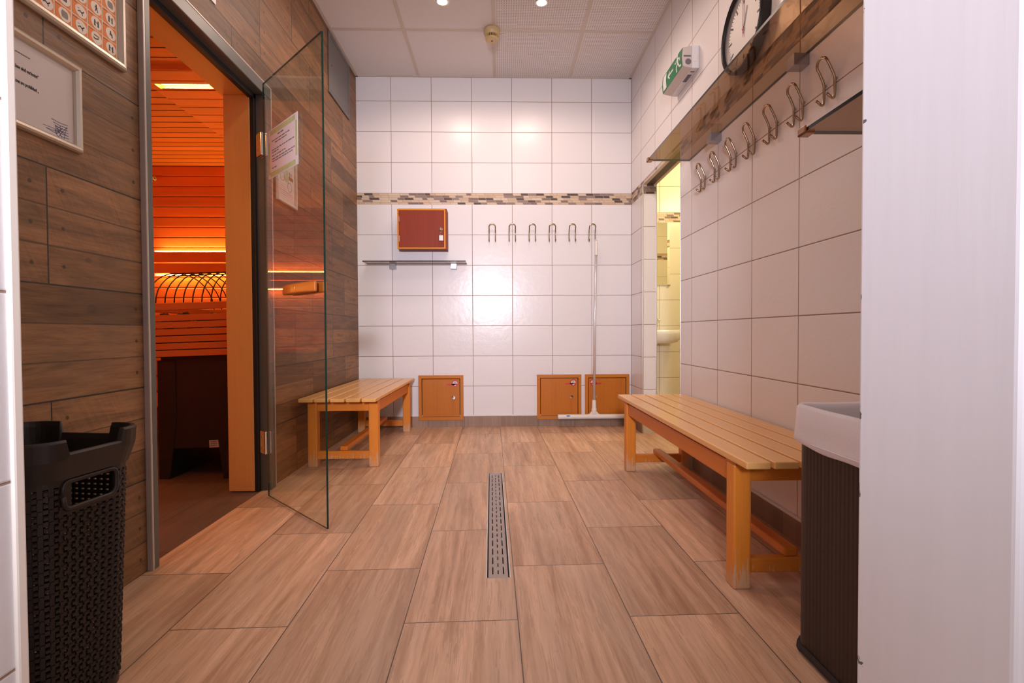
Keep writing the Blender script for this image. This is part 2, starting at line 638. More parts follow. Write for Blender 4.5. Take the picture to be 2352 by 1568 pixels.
def sauna_boards(name, axis, off, pitch, c1=(.80, .25, .09), c2=(.60, .13, .035), grainaxis=0, gap=.0022):
    """tongue-and-groove sauna boards; grooves across the given axis"""
    t = NT(name)
    p = t.pos()
    a_ = t.math('SUBTRACT', p[1 + axis], off)
    d = t.math('PINGPONG', a_, pitch / 2)
    g = t.math('LESS_THAN', d, gap)
    r = t.white(t.comb(t.math('FLOOR', t.math('DIVIDE', a_, pitch)), 1.1, 2.2))
    k = [26, 26, 26]
    k[grainaxis] = 1.2
    n = t.noise(t.scl(p[0], k), 1.0, 4, .6, .8)
    c = t.mix(n, c2, c1)
    br = t.math('ADD', .85, t.math('MULTIPLY', r, .25))
    c = t.mix(1.0, c, t.comb(br, br, br), 'MULTIPLY')
    c = t.mix(g, c, (.05, .012, .005))
    lip = t.math('SUBTRACT', 1.0, t.math('DIVIDE', d, .008), clamp=True)
    t.bump(t.math('MULTIPLY', lip, -1.0), .7, .006)
    return t.set(c, .45, 0)


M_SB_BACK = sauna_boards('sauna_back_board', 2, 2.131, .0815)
M_SB_CEIL_LIT = sauna_boards('sauna_ceiling_board_lit', 1, 3.97, .0815, (.86, .43, .14), (.70, .28, .07), gap=.0045)  # lit look put into the colour: more orange than the wall boards
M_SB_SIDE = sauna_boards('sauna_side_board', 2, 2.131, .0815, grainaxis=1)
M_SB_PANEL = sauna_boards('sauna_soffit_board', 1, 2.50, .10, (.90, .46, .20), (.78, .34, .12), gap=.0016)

M_SPRUCE = wood('pale_lining_wood', (.86, .47, .16), (.74, .36, .10), 2, .42, .7, 1.5, .06, pores=.1)
M_SPRUCE_Y = wood('pale_lining_wood_header', (.86, .47, .16), (.74, .36, .10), 1, .42, .7, 1.5, .06, pores=.1)
M_BENCH = wood('varnished_bench_slat_wood', (.88, .53, .20), (.74, .37, .115), 1, .30, .8, 1.2, .08, pores=.15, **{'Coat Weight': .25, 'Coat Roughness': .18})
M_BENCH_LEG = wood('worn_bench_leg_wood', (.84, .31, .05), (.68, .21, .022), 2, .36, .8, 1.3, .1, wear=(.20, (.52, .41, .28)), pores=.15)
M_BENCH_RAIL = wood('bench_rail_wood', (.74, .23, .032), (.58, .155, .016), 1, .34, .8, 1.3, .1, pores=.15)
M_BENCH_CROSS = wood('bench_cross_rail_wood', (.78, .27, .045), (.62, .185, .02), 0, .36, .8, 1.3, .1, wear=(.14, (.55, .45, .34)), pores=.15)
M_OAK = wood('orange_oak_veneer', (.60, .195, .018), (.45, .13, .010), 2, .38, .9, 2.2, .06, pores=.3)
M_OAK_H = wood('orange_oak_frame', (.62, .22, .024), (.50, .155, .013), 0, .38, .8, 2.0, .06, pores=.25)
M_MAHOG = wood('mahogany_door_veneer', (.31, .046, .013), (.22, .024, .006), 2, .55, .9, 3.0, .05, pores=.3)
M_PINE = wood('orange_pine_frame', (.80, .30, .02), (.64, .20, .008), 0, .35, .8, 1.6, .05, pores=.1)
M_BASE = plank_floor('skirting_tile', (.42, .28, .19), (.27, .165, .105), (.28, .215, .165), FX=.617, FY=3.3, FA=0, FW=.305, FL=3.0)
M_HEAT_WOOD = wood('heater_cladding_wood', (.80, .26, .08), (.66, .16, .035), 0, .45, .7, 1.2, .06, pores=.1)

M_STEEL = plain('brushed_steel', (.52, .46, .41), .30, 1.0, .08, 30)
M_DRAIN = plain('dull_drain_steel', (.38, .32, .28), .42, .85, .1, 30)
M_STEEL_WARM = plain('tarnished_hook_steel', (.45, .34, .24), .24, 1.0, .1, 40)
M_CHROME = plain('chrome', (.80, .79, .80), .12, 1.0, .03)
M_POLE = plain('pale_pole_aluminium', (.74, .71, .71), .32, .55, .04, 30)
M_CLAMP = plain('satin_clamp_metal', (.40, .385, .40), .25, .75, .05, 30)
M_ALU = plain('aluminium', (.68, .66, .66), .35, 1.0, .05, 30)
M_GREYFRAME = plain('grey_door_frame_paint', (.125, .123, .112), .4, .15, .06, 20)
M_FRAMELIP = plain('pale_frame_lip', (.52, .46, .42), .4, .3, .05, 20)
M_SEAL = plain('black_rubber_seal', (.012, .011, .012), .55)
M_BLACK = plain('black_plastic', (.016, .014, .014), .35)
M_BASKET = plain('dark_brown_plastic', (.013, .009, .008), .42, 0, .2, 60)
M_WHITE_PL = plain('white_plastic', (.74, .72, .71), .4)
M_CREAM_PL = plain('cream_plastic', (.80, .74, .66), .42)
M_YELLOWED = plain('yellowed_plastic', (.60, .44, .21), .45)
M_GREYPANEL = plain('grey_flap_paint', (.165, .15, .145), .5, .1, .05)
M_PAPER = plain('white_paper', (.62, .57, .56), .6, 0, .02)
M_SILVERFR = plain('silver_snap_frame', (.60, .54, .46), .36, .55, .05)
M_INK = plain('black_ink', (.03, .025, .03), .6)
M_INK_GREY = plain('grey_ink', (.16, .14, .15), .6)
M_INK_BLUE = plain('blue_pen_ink', (.13, .14, .26), .6)
M_ORANGE = plain('orange_print', (.80, .21, .015), .6, 0, .05)
M_GREENPRINT = plain('green_border_print', (.42, .46, .22), .6, 0, .25, 90)
M_BROWNPRINT = plain('brown_print', (.30, .14, .05), .6)
M_RED = plain('red_print', (.55, .015, .02), .4)
M_GREEN = plain('escape_sign_green', (.004, .17, .055), .4)
M_BLUE = plain('blue_label', (.03, .10, .33), .4)
M_CERAMIC = plain('white_ceramic', (.80, .79, .76), .12)
M_LINEN = plain('white_linen', (.86, .81, .83), .9, 0, .06, 300, .5, 700)
M_STONE = plain('heater_stone', (.055, .045, .042), .85, 0, .5, 40, .6, 60)
M_CLIP = plain('amber_clip_plastic', (.55, .24, .08), .25, 0, .1, 50, **{'Transmission Weight': .35, 'Coat Weight': .3})
M_MIRROR = plain('mirror_silver', (.86, .84, .74), .02, 1.0, .01)
M_GLASSCLEAR = glass_mat('clear_door_glass', (.945, .965, .94))
M_GLASSEDGE = plain('green_glass_edge', (.006, .03, .022), .12, 0, .3, 40)
M_SMOKED = glass_mat('smoked_shelf_glass', (.62, .49, .37))
M_SMOKEEDGE = plain('smoked_glass_edge', (.012, .009, .008), .15)
M_COVER = glass_mat('clear_cover_plastic', (.90, .86, .83), 1.45)
M_LED = emit('amber_led', (1.0, .47, .08), 30)
M_LED_SLOT = emit('amber_slot_led', (1.0, .62, .15), 66)
M_BULB = emit('downlight_bulb', (1.0, .80, .45), 90)


def painted_steel():
    t = NT('chipped_white_frame_paint')
    P, x, y, z = t.pos()
    base = t.mix(t.noise(t.scl(P, (1, 60, 3)), 1.0, 3), (.76, .745, .765), (.82, .805, .825))
    v = t.n('ShaderNodeTexVoronoi', voronoi_dimensions='3D', feature='F1')
    t.put(v.inputs['Vector'], t.scl(P, (1, 1, .8)))
    v.inputs['Scale'].default_value = 11
    wob = t.math('MULTIPLY', t.noise(P, 45, 3), .16)
    vr = t.n('ShaderNodeSeparateColor')
    t.t.links.new(v.outputs['Color'], vr.inputs[0])
    chip = t.math('MULTIPLY', t.math('LESS_THAN', t.math('ADD', v.outputs['Distance'], wob), t.math('ADD', .05, t.math('MULTIPLY', vr.outputs[1], .12))), t.math('GREATER_THAN', vr.outputs[0], .55))
    base = t.mix(chip, base, (.87, .84, .84))
    # bare metal nibbled along the two arrises
    d1 = t.math('ABSOLUTE', t.math('SUBTRACT', y, .66))
    d2 = t.math('ABSOLUTE', t.math('SUBTRACT', y, .452))
    n2 = t.noise(t.scl(P, (1, 1, 1)), 26, 4, .6)
    e1 = t.math('LESS_THAN', d1, t.math('MULTIPLY', t.math('SUBTRACT', n2, .575, clamp=True), .13))
    e2 = t.math('LESS_THAN', d2, t.math('MULTIPLY', t.math('SUBTRACT', n2, .67, clamp=True), .05))
    base = t.mix(e1, base, (.12, .13, .14))
    base = t.mix(e2, base, (.03, .035, .12))
    h = t.math('ADD', t.math('MULTIPLY', t.noise(t.scl(P, (1, 90, 5)), 1.0, 3), .5), t.math('MULTIPLY', t.math('ADD', chip, t.math('ADD', e1, e2)), -1.2))
    t.bump(h, .3, .0012)
    return t.set(base, .38, 0)


M_JAMB = painted_steel()


def bamboo():
    t = NT('dark_bamboo_strip')
    P, x, y, z = t.pos()
    u = t.math('ADD', x, y)
    s = t.math('FLOOR', t.math('DIVIDE', u, .0125))
    d = t.math('PINGPONG', u, .00625)
    r = t.white(t.comb(s, 4.4, 1.0))
    n = t.noise(t.scl(P, (60, 60, 3)), 1.0, 4, .6)
    c = t.mix(t.math('ADD', t.math('MULTIPLY', n, .6), t.math('MULTIPLY', r, .5)), (.010, .006, .005), (.040, .020, .016))
    nod = t.math('LESS_THAN', t.math('PINGPONG', t.math('ADD', z, t.math('MULTIPLY', r, .6)), .13), .002)
    c = t.mix(t.math('MULTIPLY', nod, .6), c, (.008, .005, .004))
    c = t.mix(t.math('LESS_THAN', d, .0007), c, (.006, .004, .004))
    t.bump(t.math('MULTIPLY', d, 60.0), .5, .002)
    return t.set(c, .45, 0)


M_BAMBOO = bamboo()
M_GAPSHADE = plain('gap_shade_brown', (.035, .010, .004), .8)  # dark brown painting the shade in the hatch door gaps
M_BINDING = plain('dark_fabric_binding', (.03, .02, .018), .9, 0, .2, 200, .4, 400)

# ------------------------------------------------------------------ the setting
DX, DY = -.0205, 2.098          # floor drain centre
DL, DWD = 1.146, .076
ca, sa = math.cos(FA), math.sin(FA)


def fpt(a, b, z=0.0):           # drain space to world
    return (DX + a * ca - b * sa, DY + a * sa + b * ca, z)


bm = B()
hw, hl = DWD / 2 + .001, DL / 2 + .001
outer = [(-1.19, -1.2), (2.7, -1.2), (2.7, 4.64), (-1.19, 4.64)]
inner = [fpt(-hw, -hl), fpt(hw, -hl), fpt(hw, hl), fpt(-hw, hl)]
ov = [bm.verts.new((*p, 0)) for p in outer]
iv = [bm.verts.new(p) for p in inner]
for i in range(4):
    bm.faces.new((ov[i], ov[(i + 1) % 4], iv[(i + 1) % 4], iv[i]))
obj('floor', bm, M_FLOOR, kind='structure')
bm = B()
box(bm, -4.2, -1.19, .8, 4.05, -.05, 0)
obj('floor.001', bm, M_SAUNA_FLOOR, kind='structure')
bm = B()
box(bm, -1.36, 1.25, .40, D + .15, ZC, ZC + .1)
obj('ceiling', bm, M_CEIL, kind='structure')
bm = B()
for x in (-.656, -.034, .585):
    box(bm, x - .012, x + .012, .66, D, ZC - .003, ZC + .002)
for y in (3.39, 2.768, 2.146, 1.524, .902):
    box(bm, XL, XR, y - .012, y + .012, ZC - .0025, ZC + .002)
for b4 in ((XL, XL + .02, .66, D), (XR - .02, XR, .66, D), (XL, XR, D - .014, D)):
    box(bm, *b4, ZC - .004, ZC + .002)
obj('trim_1', bm, M_TBAR, kind='structure')

bm = B()
box(bm, XL - .15, XR + .108, D, D + .12, 0, ZC)
obj('wall_back', bm, M_TILE, kind='structure')
# right wall with the washroom doorway
RY0, RY1, RZ, XRO = 2.909, 3.689, 1.907, 1.202
bm = B()
box(bm, XR, XRO, RY1, D, 0, ZC)
box(bm, XR, XRO, .40, RY0, 0, ZC)
box(bm, XR, XRO, RY0, RY1, RZ, ZC)
obj('wall_right', bm, M_TILE, kind='structure')
# left wall with the sauna doorway
LY0, LY1, LZ, XLI = 1.636, 2.430, 1.960, -1.32
bm = B()
box(bm, XLI, XL, LY1, D, 0, ZC)
box(bm, XLI, XL, .40, LY0, 0, ZC)
box(bm, XLI, XL, LY0, LY1, LZ, ZC)
obj('wall_left', bm, M_PLANK, kind='structure')
# front wall around the doorway the camera looks through
NJ, FJ = .45, .66
bm = B()
box(bm, XLI, -.646, .36, FJ, 0, ZC)
box(bm, .53, XRO, .47, FJ, 0, ZC)
box(bm, -.646, .53, .47, FJ, 2.08, ZC)
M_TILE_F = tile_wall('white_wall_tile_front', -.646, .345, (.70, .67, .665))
o = obj('wall_front', bm, M_TILE_F, kind='structure')
bm = B()
box(bm, -.647, -.640, FJ - .012, FJ + .003, 0, 2.08)
obj('trim_2', bm, M_CREAM_PL, bevel=.003, kind='structure')
bm = B()
box(bm, .498, .545, NJ, FJ, 0, 2.1)
box(bm, .52, .62, NJ - .03, NJ + .01, 0, 2.1)
box(bm, -.646, .545, NJ, FJ, 2.05, 2.1)
obj('trim_3', bm, M_JAMB, bevel=.006, seg=3, kind='structure')

# skirtings
bm = B()
box(bm, XL, XR, D - .009, D, 0, .088)
obj('baseboard_back', bm, M_BASE, kind='structure')
bm = B()
box(bm, XR - .009, XR, FJ, RY0, 0, .088)
box(bm, XR - .009, XR, RY1, D, 0, .088)
M_BASE_R = plank_floor('skirting_tile_side', (.42, .28, .19), (.27, .165, .105), (.28, .215, .165), FX=1.0, FY=.3, FA=0, FW=3.0, FL=.305)
obj('baseboard_right', bm, M_BASE_R, kind='structure')
bm = B()
box(bm, XL, XR, D - .012, D, .088, .100)
box(bm, XR - .012, XR, FJ, RY0, .088, .100)
obj('trim_4', bm, M_WHITE_PL, bevel=.004, kind='structure')
# metal corner strips of the washroom doorway
bm = B()
box(bm, XR - .002, XR + .008, RY1 - .004, RY1 + .004, 0, RZ)
box(bm, XRO - .006, XRO + .004, RY1 - .004, RY1 + .004, 0, RZ)
box(bm, XR - .002, XR + .006, RY0 - .004, RY0 + .004, 0, RZ)
box(bm, XR - .002, XR + .006, RY0, RY1, RZ - .003, RZ + .005)
obj('trim_5', bm, M_ALU, bevel=.002, kind='structure')

# washroom beyond the doorway
M_TILE_W = tile_wall('washroom_wall_tile', 1.54, 2.7, (.78, .73, .60), (.36, .26, .14))
bm = B()
box(bm, XRO, 2.7, 4.64, 4.74, 0, 2.6)
obj('wall_washroom_back', bm, M_TILE_W, kind='structure')
bm = B()
box(bm, 2.7, 2.8, 2.2, 4.74, 0, 2.6)
obj('wall_washroom_right', bm, M_TILE_W, kind='structure')
bm = B()
box(bm, XRO, 2.8, 2.1, 2.2, 0, 2.6)
obj('wall_washroom_front', bm, M_TILE_W, kind='structure')
bm = B()
box(bm, XRO, XRO + .01, D, 4.64, 0, 2.6)
obj('wall_washroom_left', bm, M_TILE_W, kind='structure')
bm = B()
box(bm, XRO, 2.8, 2.1, 4.74, 2.6, 2.7)
obj('ceiling.002', bm, M_CEIL, kind='structure')
bm = B()
box(bm, 1.222, 1.232, RY0, RY1, 0, .006)
obj('trim_6', bm, M_STEEL, kind='structure')

# ------------------------------------------------------------------ sauna shell
SZ, SY, SX, SF = 2.131, 3.97, -4.1, .9
bm = B()
box(bm, SX, XLI, SY, SY + .03, 0, SZ)
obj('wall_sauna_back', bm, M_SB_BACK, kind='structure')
bm = B()
box(bm, SX - .03, SX, SF, SY, 0, SZ)
obj('wall_sauna_left', bm, M_SB_SIDE, kind='structure')
bm = B()
box(bm, SX, XLI, SF - .03, SF, 0, SZ)
obj('wall_sauna_front', bm, M_SB_BACK, kind='structure')
bm = B()
box(bm, XLI - .014, XLI, LY1, SY, 0, SZ)
box(bm, XLI - .014, XLI, SF, LY0, 0, SZ)
box(bm, XLI - .014, XLI, LY0, LY1, LZ, SZ)
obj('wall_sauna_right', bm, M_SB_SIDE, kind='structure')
bm = B()
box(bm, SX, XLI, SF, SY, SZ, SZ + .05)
obj('ceiling.001', bm, M_SB_CEIL_LIT, kind='structure')
bm = B()
for b6 in ((-1.87, XLI - .014, 2.495, 2.625), (-1.87, XLI - .014, 2.70, SY), (-1.87, -1.83, 2.625, 2.70)):
    box(bm, *b6, SZ - .022, SZ)
obj('trim_7', bm, M_SB_PANEL, kind='structure')

# grey metal frame, seal and wood lining of the sauna doorway
bm = B()
FXO = -1.150
box(bm, -1.205, FXO, 1.615, 1.642, 0, 1.955)        # left post
box(bm, -1.205, FXO, 2.425, 2.485, 0, 1.955)        # hinge post with rebate
box(bm, -1.205, FXO, 1.615, 2.485, 1.955, 2.010)    # head
obj('trim_8', bm, M_GREYFRAME, bevel=.004, seg=3, kind='structure')
bm = B()
box(bm, XL, FXO + .001, 1.608, 1.617, 0, 2.016)
box(bm, XL, FXO + .001, 2.483, 2.492, 0, 2.016)
box(bm, XL, FXO + .001, 1.608, 2.492, 2.008, 2.016)
obj('trim_9', bm, M_FRAMELIP, bevel=.002, kind='structure')
bm = B()
box(bm, -1.222, -1.196, 2.404, 2.428, 0, 1.955)
box(bm, -1.222, -1.196, 1.642, 2.425, 1.930, 1.957)
obj('trim_10', bm, M_SEAL, bevel=.002, kind='structure')
bm = B()
box(bm, -1.341, -1.216, 2.400, 2.440, .004, 1.944)
box(bm, -1.341, -1.216, 1.600, 1.642, .004, 1.944)
obj('trim_11', bm, M_SPRUCE, bevel=.003, kind='structure')
bm = B()
box(bm, -1.355, -1.216, 1.600, 2.440, 1.944, 1.964)
obj('trim_12', bm, M_SPRUCE_Y, bevel=.003, kind='structure')

# ------------------------------------------------------------------ sauna fittings
# backrest boards with amber light behind them, along back and side walls
def backrest_part(bn, box_):
    """two boards, brackets and two hidden light strips; box_ maps (along, out-from-wall, z) ranges to a box"""
    for z0, z1 in ((1.262, 1.341), (1.350, 1.430)):
        bm = B()
        box_(bm, 0, 1, .055, .075, z0, z1)
        obj('backrest_board', bm, M_HEAT_WOOD, bn, bevel=.004)
    for t_ in (.0, .5, .97):
        bm = B()
        box_(bm, t_ - .012, t_ + .012, .001, .055, 1.28, 1.42)
        obj('backrest_bracket', bm, M_HEAT_WOOD, bn, bevel=.003)
    for zz in (1.249, 1.436):
        bm = B()
        box_(bm, .03, .96, .038, .054, zz, zz + .007)
        obj('light_strip', bm, M_LED, bn)


bn = thing('sauna_bench', (-3.2, 3.6, 0), 'slatted sauna bench with an amber-lit backrest along the far sauna wall', 'bench')
backrest_part(bn, lambda bm, a, b, d0, d1, z0, z1: box(bm, -2.78 + 1.33 * a, -2.78 + 1.33 * b, SY - d1, SY - d0, z0, z1))
for i in range(5):
    bm = B()
    box(bm, SX + .62, -2.02, 3.28 + i * .125, 3.28 + i * .125 + .11, .60, .63)
    obj('slat', bm, M_HEAT_WOOD, bn, bevel=.004)
for i in range(3):
    bm = B()
    box(bm, SX + .62, -2.02, 3.25, 3.27, .30 + i * .105, .39 + i * .105)
    obj('front_board', bm, M_HEAT_WOOD, bn, bevel=.004)
for x in (SX + .66, -2.1):
    for y in (3.30, 3.86):
        bm = B()
        box(bm, x, x + .05, y, y + .05, 0, .60)
        obj('leg', bm, M_HEAT_WOOD, bn, bevel=.004)
bn = thing('sauna_bench', (SX + .3, 2.4, 0), 'sauna bench whose lit backrest shows as glowing lines reflected in the glass door', 'bench')
backrest_part(bn, lambda bm, a, b, d0, d1, z0, z1: box(bm, SX + d0, SX + d1, 1.0 + 2.75 * a, 1.0 + 2.75 * b, z0, z1))
for i in range(4):
    bm = B()
    box(bm, SX + .02 + i * .14, SX + .02 + i * .14 + .125, 1.0, SY - .02, .60, .63)
    obj('slat', bm, M_HEAT_WOOD, bn, bevel=.004)
for y in (1.05, 2.4, 3.8):
    for x in (SX + .05, SX + .5):
        bm = B()
        box(bm, x, x + .05, y, y + .05, 0, .60)
        obj('leg', bm, M_HEAT_WOOD, bn, bevel=.004)
# ceiling light slot, plus an added unseen one to light lining and heater
for (yl, lbl) in ((0.0, 'glowing amber light slot in the sauna ceiling just inside the door'), (-1.36, 'added amber light slot in the sauna ceiling before the door, unseen behind the wall')):
    sl = thing('light_strip', (-1.6, 2.66 + yl, SZ - .01), lbl, 'light')
    bm = B()
    box(bm, -1.815, -1.40, 2.640 + yl, 2.672 + yl, SZ - .006, SZ - .001)
    obj('lamp', bm, M_LED_SLOT, sl)
    for (ya_, yb_) in ((2.626, 2.639), (2.684, 2.699)):
        bm = B()
        box(bm, -1.83, -1.385, ya_ + yl, yb_ + yl, SZ - .02, SZ - .0005)
        obj('rim', bm, M_SPRUCE_Y, sl)
# probe on the far wall
tp = thing('temperature_sensor', (-2.758, SY, 2.03), 'small pale sensor capsule high on the sauna far wall', 'sensor')
bm = B()
lathe(bm, [(.012, 0), (.019, .006), (.021, .03), (.020, .05), (.014, .062), (.004, .066)], (-2.768, SY - .002, 2.03), (.25, -1, -.28), 20)
obj('capsule', bm, M_CREAM_PL, tp, smooth=True)
bm = B()
for a_ in range(6):
    an = a_ * PI / 3
    cx, cz = -2.756 + .0195 * math.cos(an), 2.017 + .0195 * math.sin(an)
    box(bm, cx - .0025, cx + .0025, SY - .053, SY - .040, cz - .003, cz + .003)
obj('vent', bm, M_INK, tp)

# heater
hx0, hx1, hy0, hy1 = -1.925, -1.385, 2.600, 3.24
HT = thing('sauna_heater', (-1.655, 2.62, 0), 'floor-standing sauna heater with wood slat collar on a black casing, inside the left doorway', 'heater', rot=(0, 0, 0))
TILT = Matrix.Rotation(-.031, 4, 'Y')


def hobj(name, bm, m, parent=None, **kw):
    # the collar sits a little out of level
    bmesh.ops.translate(bm, verts=bm.verts, vec=Vector((1.655, -2.62, -.66)))
    bmesh.ops.transform(bm, matrix=TILT, verts=bm.verts)
    bmesh.ops.translate(bm, verts=bm.verts, vec=Vector((0, 0, .66)))
    return obj(name, bm, m, parent or HT, local=True, **kw)


for k in range(6):
    z1 = .886 - k * .0377
    bm = B()
    box(bm, hx0, hx1, hy0, hy0 + .018, z1 - .0335, z1)
    box(bm, hx0, hx1, hy1 - .018, hy1, z1 - .0335, z1)
    box(bm, hx0, hx0 + .018, hy0 + .018, hy1 - .018, z1 - .0335, z1)
    box(bm, hx1 - .018, hx1, hy0 + .018, hy1 - .018, z1 - .0335, z1)
    hobj('cladding_slat', bm, M_HEAT_WOOD, bevel=.0025)
bm = B()
for b6 in ((hx0, hx1, hy0 - .004, hy0 + .02), (hx0, hx1, hy1 - .02, hy1), (hx0, hx0 + .02, hy0 + .02, hy1 - .02), (hx1 - .02, hx1, hy0 + .02, hy1 - .02)):
    box(bm, *b6, .911, .948)
hobj('top_rail', bm, M_HEAT_WOOD, bevel=.003)
for x in (hx0 + .03, hx1 - .05):
    for y in (hy0 + .02, hy1 - .04):
        bm = B()
        box(bm, x, x + .02, y, y + .02, .66, .912)
        hobj('post', bm, M_BLACK)
bm = B()
box(bm, hx0 + .03, hx1 - .03, hy0 + .022, hy1 - .022, .66, .80)
hobj('stone_tray', bm, M_BLACK)
bm = B()
rs = random.Random(3)
for i in range(95):
    r = rs.uniform(.022, .038)
    c = Vector((rs.uniform(hx0 + .05, hx1 - .05), rs.uniform(hy0 + .05, hy1 - .05), rs.uniform(.82, .885)))
    m = Matrix.Translation(c) @ Euler((rs.random() * 6, rs.random() * 6, rs.random() * 6)).to_matrix().to_4x4() @ Matrix.Diagonal((r, r * rs.uniform(.6, 1), r * rs.uniform(.5, .8), 1))
    bmesh.ops.create_icosphere(bm, subdivisions=1, radius=1, matrix=m)
st = hobj('stones', bm, M_STONE, smooth=False)
st['kind'] = 'stuff'
for k in range(10):
    x = hx0 + .055 + k * .0485
    bm = B()
    pts = []
    for j in range(17):
        a_ = PI * j / 16
        pts.append((x, (hy0 + hy1) / 2 - .305 * math.cos(a_), .945 + .20 * math.sin(a_)))
    tube(bm, pts, .0032, 8)
    hobj('guard_hoop', bm, M_BLACK, smooth=True)
for (dy, z) in ((0, 1.145), (-.12, 1.118)):
    bm = B()
    tube(bm, [(hx0 + .05, (hy0 + hy1) / 2 + dy, z), (hx1 - .05, (hy0 + hy1) / 2 + dy, z)], .0034, 8)
    hobj('guard_bar', bm, M_BLACK, smooth=True)
bm = B()
box(bm, hx0 + .10, hx1 - .06, hy0 + .035, hy1 - .03, .165, .672)
hobj('casing', bm, M_BLACK, bevel=.006)
lab = B()
box(lab, -1.587, -1.531, hy0 + .0335, hy0 + .0348, .166, .206)
for r_ in range(3):
    box(lab, -1.580, -1.548, hy0 + .033, hy0 + .0336, .176 + r_ * .010, .179 + r_ * .010, 1)
hobj('type_plate', lab, [plain('type_plate_paper', (.48, .40, .36), .5), M_INK_GREY])  # warm grey paper with grey print lines
for (x, w) in ((hx0 + .085, .095), (hx1 - .15, .095)):
    bm = B()
    prism(bm, [(0, 0), (w * .62, 0), (w, .30), (w, .64), (0, .64)] if x < -1.7 else [(w * .38, 0), (w, 0), (w, .64), (0, .64), (0, .30)],
          (x, hy0 + .030, 0), (1, 0, 0), (0, 0, 1), (0, 1, 0), .56)
    obj('leg', bm, M_BLACK, HT, bevel=.004)

# ------------------------------------------------------------------ glass door standing open
HG = Vector((-1.100, 2.312, 0))
EG = Vector((-.690, 1.918, 0))
dg = (EG - HG).normalized()
ang = math.atan2(dg.y, dg.x)
LG = (EG - HG).length + .006
door = mk_empty('door_1', HG, (0, 0, ang))
door['kind'] = 'structure'
door['label'] = 'clear glass sauna door standing open at the left wall'
bm = B()
vs = box(bm, -.012, LG, -.004, .004, .008, 1.954)
bmesh.ops.recalc_face_normals(bm, faces=bm.faces)
for f in bm.faces:
    f.material_index = 0 if abs(f.normal.y) > .5 else 1
obj('glass_pane', bm, [M_GLASSCLEAR, M_GLASSEDGE], door, local=True)
for z in (.262, 1.674):
    bm = B()
    box(bm, -.064, -.006, -.0175, -.0045, z - .054, z + .054)
    box(bm, -.064, -.006, .0045, .0135, z - .054, z + .054)
    box(bm, -.064, -.013, -.0046, .0046, z - .052, z + .052)
    h = obj('hinge', bm, M_CHROME, door, local=True, bevel=.005, seg=3)
    bm = B()
    for s_ in (-.026, .026):
        cyl(bm, (-.040, -.0185, z + s_), (-.040, -.0172, z + s_), .0055, n=14)
    obj('screw', bm, M_STEEL, h, local=True)
# wooden grip through the glass
bm = B()
for sgn in (-1, 1):
    out = []
    n = 16
    for i in range(n + 1):
        t_ = i / n
        x = .390 + (t_ - .5) * .305
        q = abs(2 * t_ - 1)
        out.append((x, .040 - .014 * q ** 2.2))
    poly = [(p[0], sgn * p[1]) for p in out] + [(.535, sgn * .012), (.495, sgn * .0045), (.285, sgn * .0045), (.245, sgn * .012)]
    prism(bm, poly, (0, 0, .947), (1, 0, 0), (0, 1, 0), (0, 0, 1), .042)
M_GRIP = wood('lacquered_grip_wood', (.62, .19, .03), (.48, .12, .015), 0, .4, .7, 1.4, .02, pores=.1, **{'Coat Weight': .12, 'Coat Roughness': .1})
gp = obj('door_handle', bm, M_GRIP, door, local=True, bevel=.006, seg=3)
bm = B()
for x in (.398,):
    cyl(bm, (x, -.0408, .969), (x, -.0385, .969), .0052, n=18)
obj('screw_cap', bm, M_STEEL, gp, local=True)

# paper notice stuck to the glass, green-edged
pn = tag(mk_empty('paper_notice', HG + dg * .208 + Vector((0, 0, 1.492)), (0, 0, ang)), 'tilted white sheet with green border and printed lines taped to the glass door', 'notice')
PW, PH = .346, .220
bm = B()
box(bm, -.152, .154, -.0062, -.0048, -.001, .218)
obj('sheet', bm, M_PAPER, pn, local=True)
bm = B()
sh = Sheet(bm, (-.152, -.0062, -.001), (1, 0, 0), (0, 0, 1), (0, -1, 0))
sh.rect(.022, .284, .192, .214, mat=0)
sh.rect(.022, .284, .005, .026, mat=0)
sh.rect(.004, .019, .018, .165, mat=0)
sh.rect(.286, .301, .040, .186, mat=0)
obj('border', bm, M_GREENPRINT, pn, local=True)
bm = B()
sh = Sheet(bm, (-.152, -.0062, -.001), (1, 0, 0), (0, 0, 1), (0, -1, 0))
rt = random.Random(5)


def words(sh, x0, x1, y, hgt, mat=0):
    x = x0
    while x < x1 - .008:
        w = min(rt.uniform(.012, .034), x1 - x)
        sh.rect(x, x + w, y, y + hgt, mat=mat)
        x += w + .006


for (x0, x1, y) in ((.105, .175, .178), (.04, .238, .161), (.075, .208, .149), (.04, .272, .120), (.04, .115, .109), (.04, .185, .094), (.04, .280, .080), (.04, .258, .069), (.038, .095, .040)):
    words(sh, x0, x1, y, .0046 if y != .178 else .006)
obj('print', bm, M_INK_GREY, pn, local=True)

# ------------------------------------------------------------------ pictures on the left wall


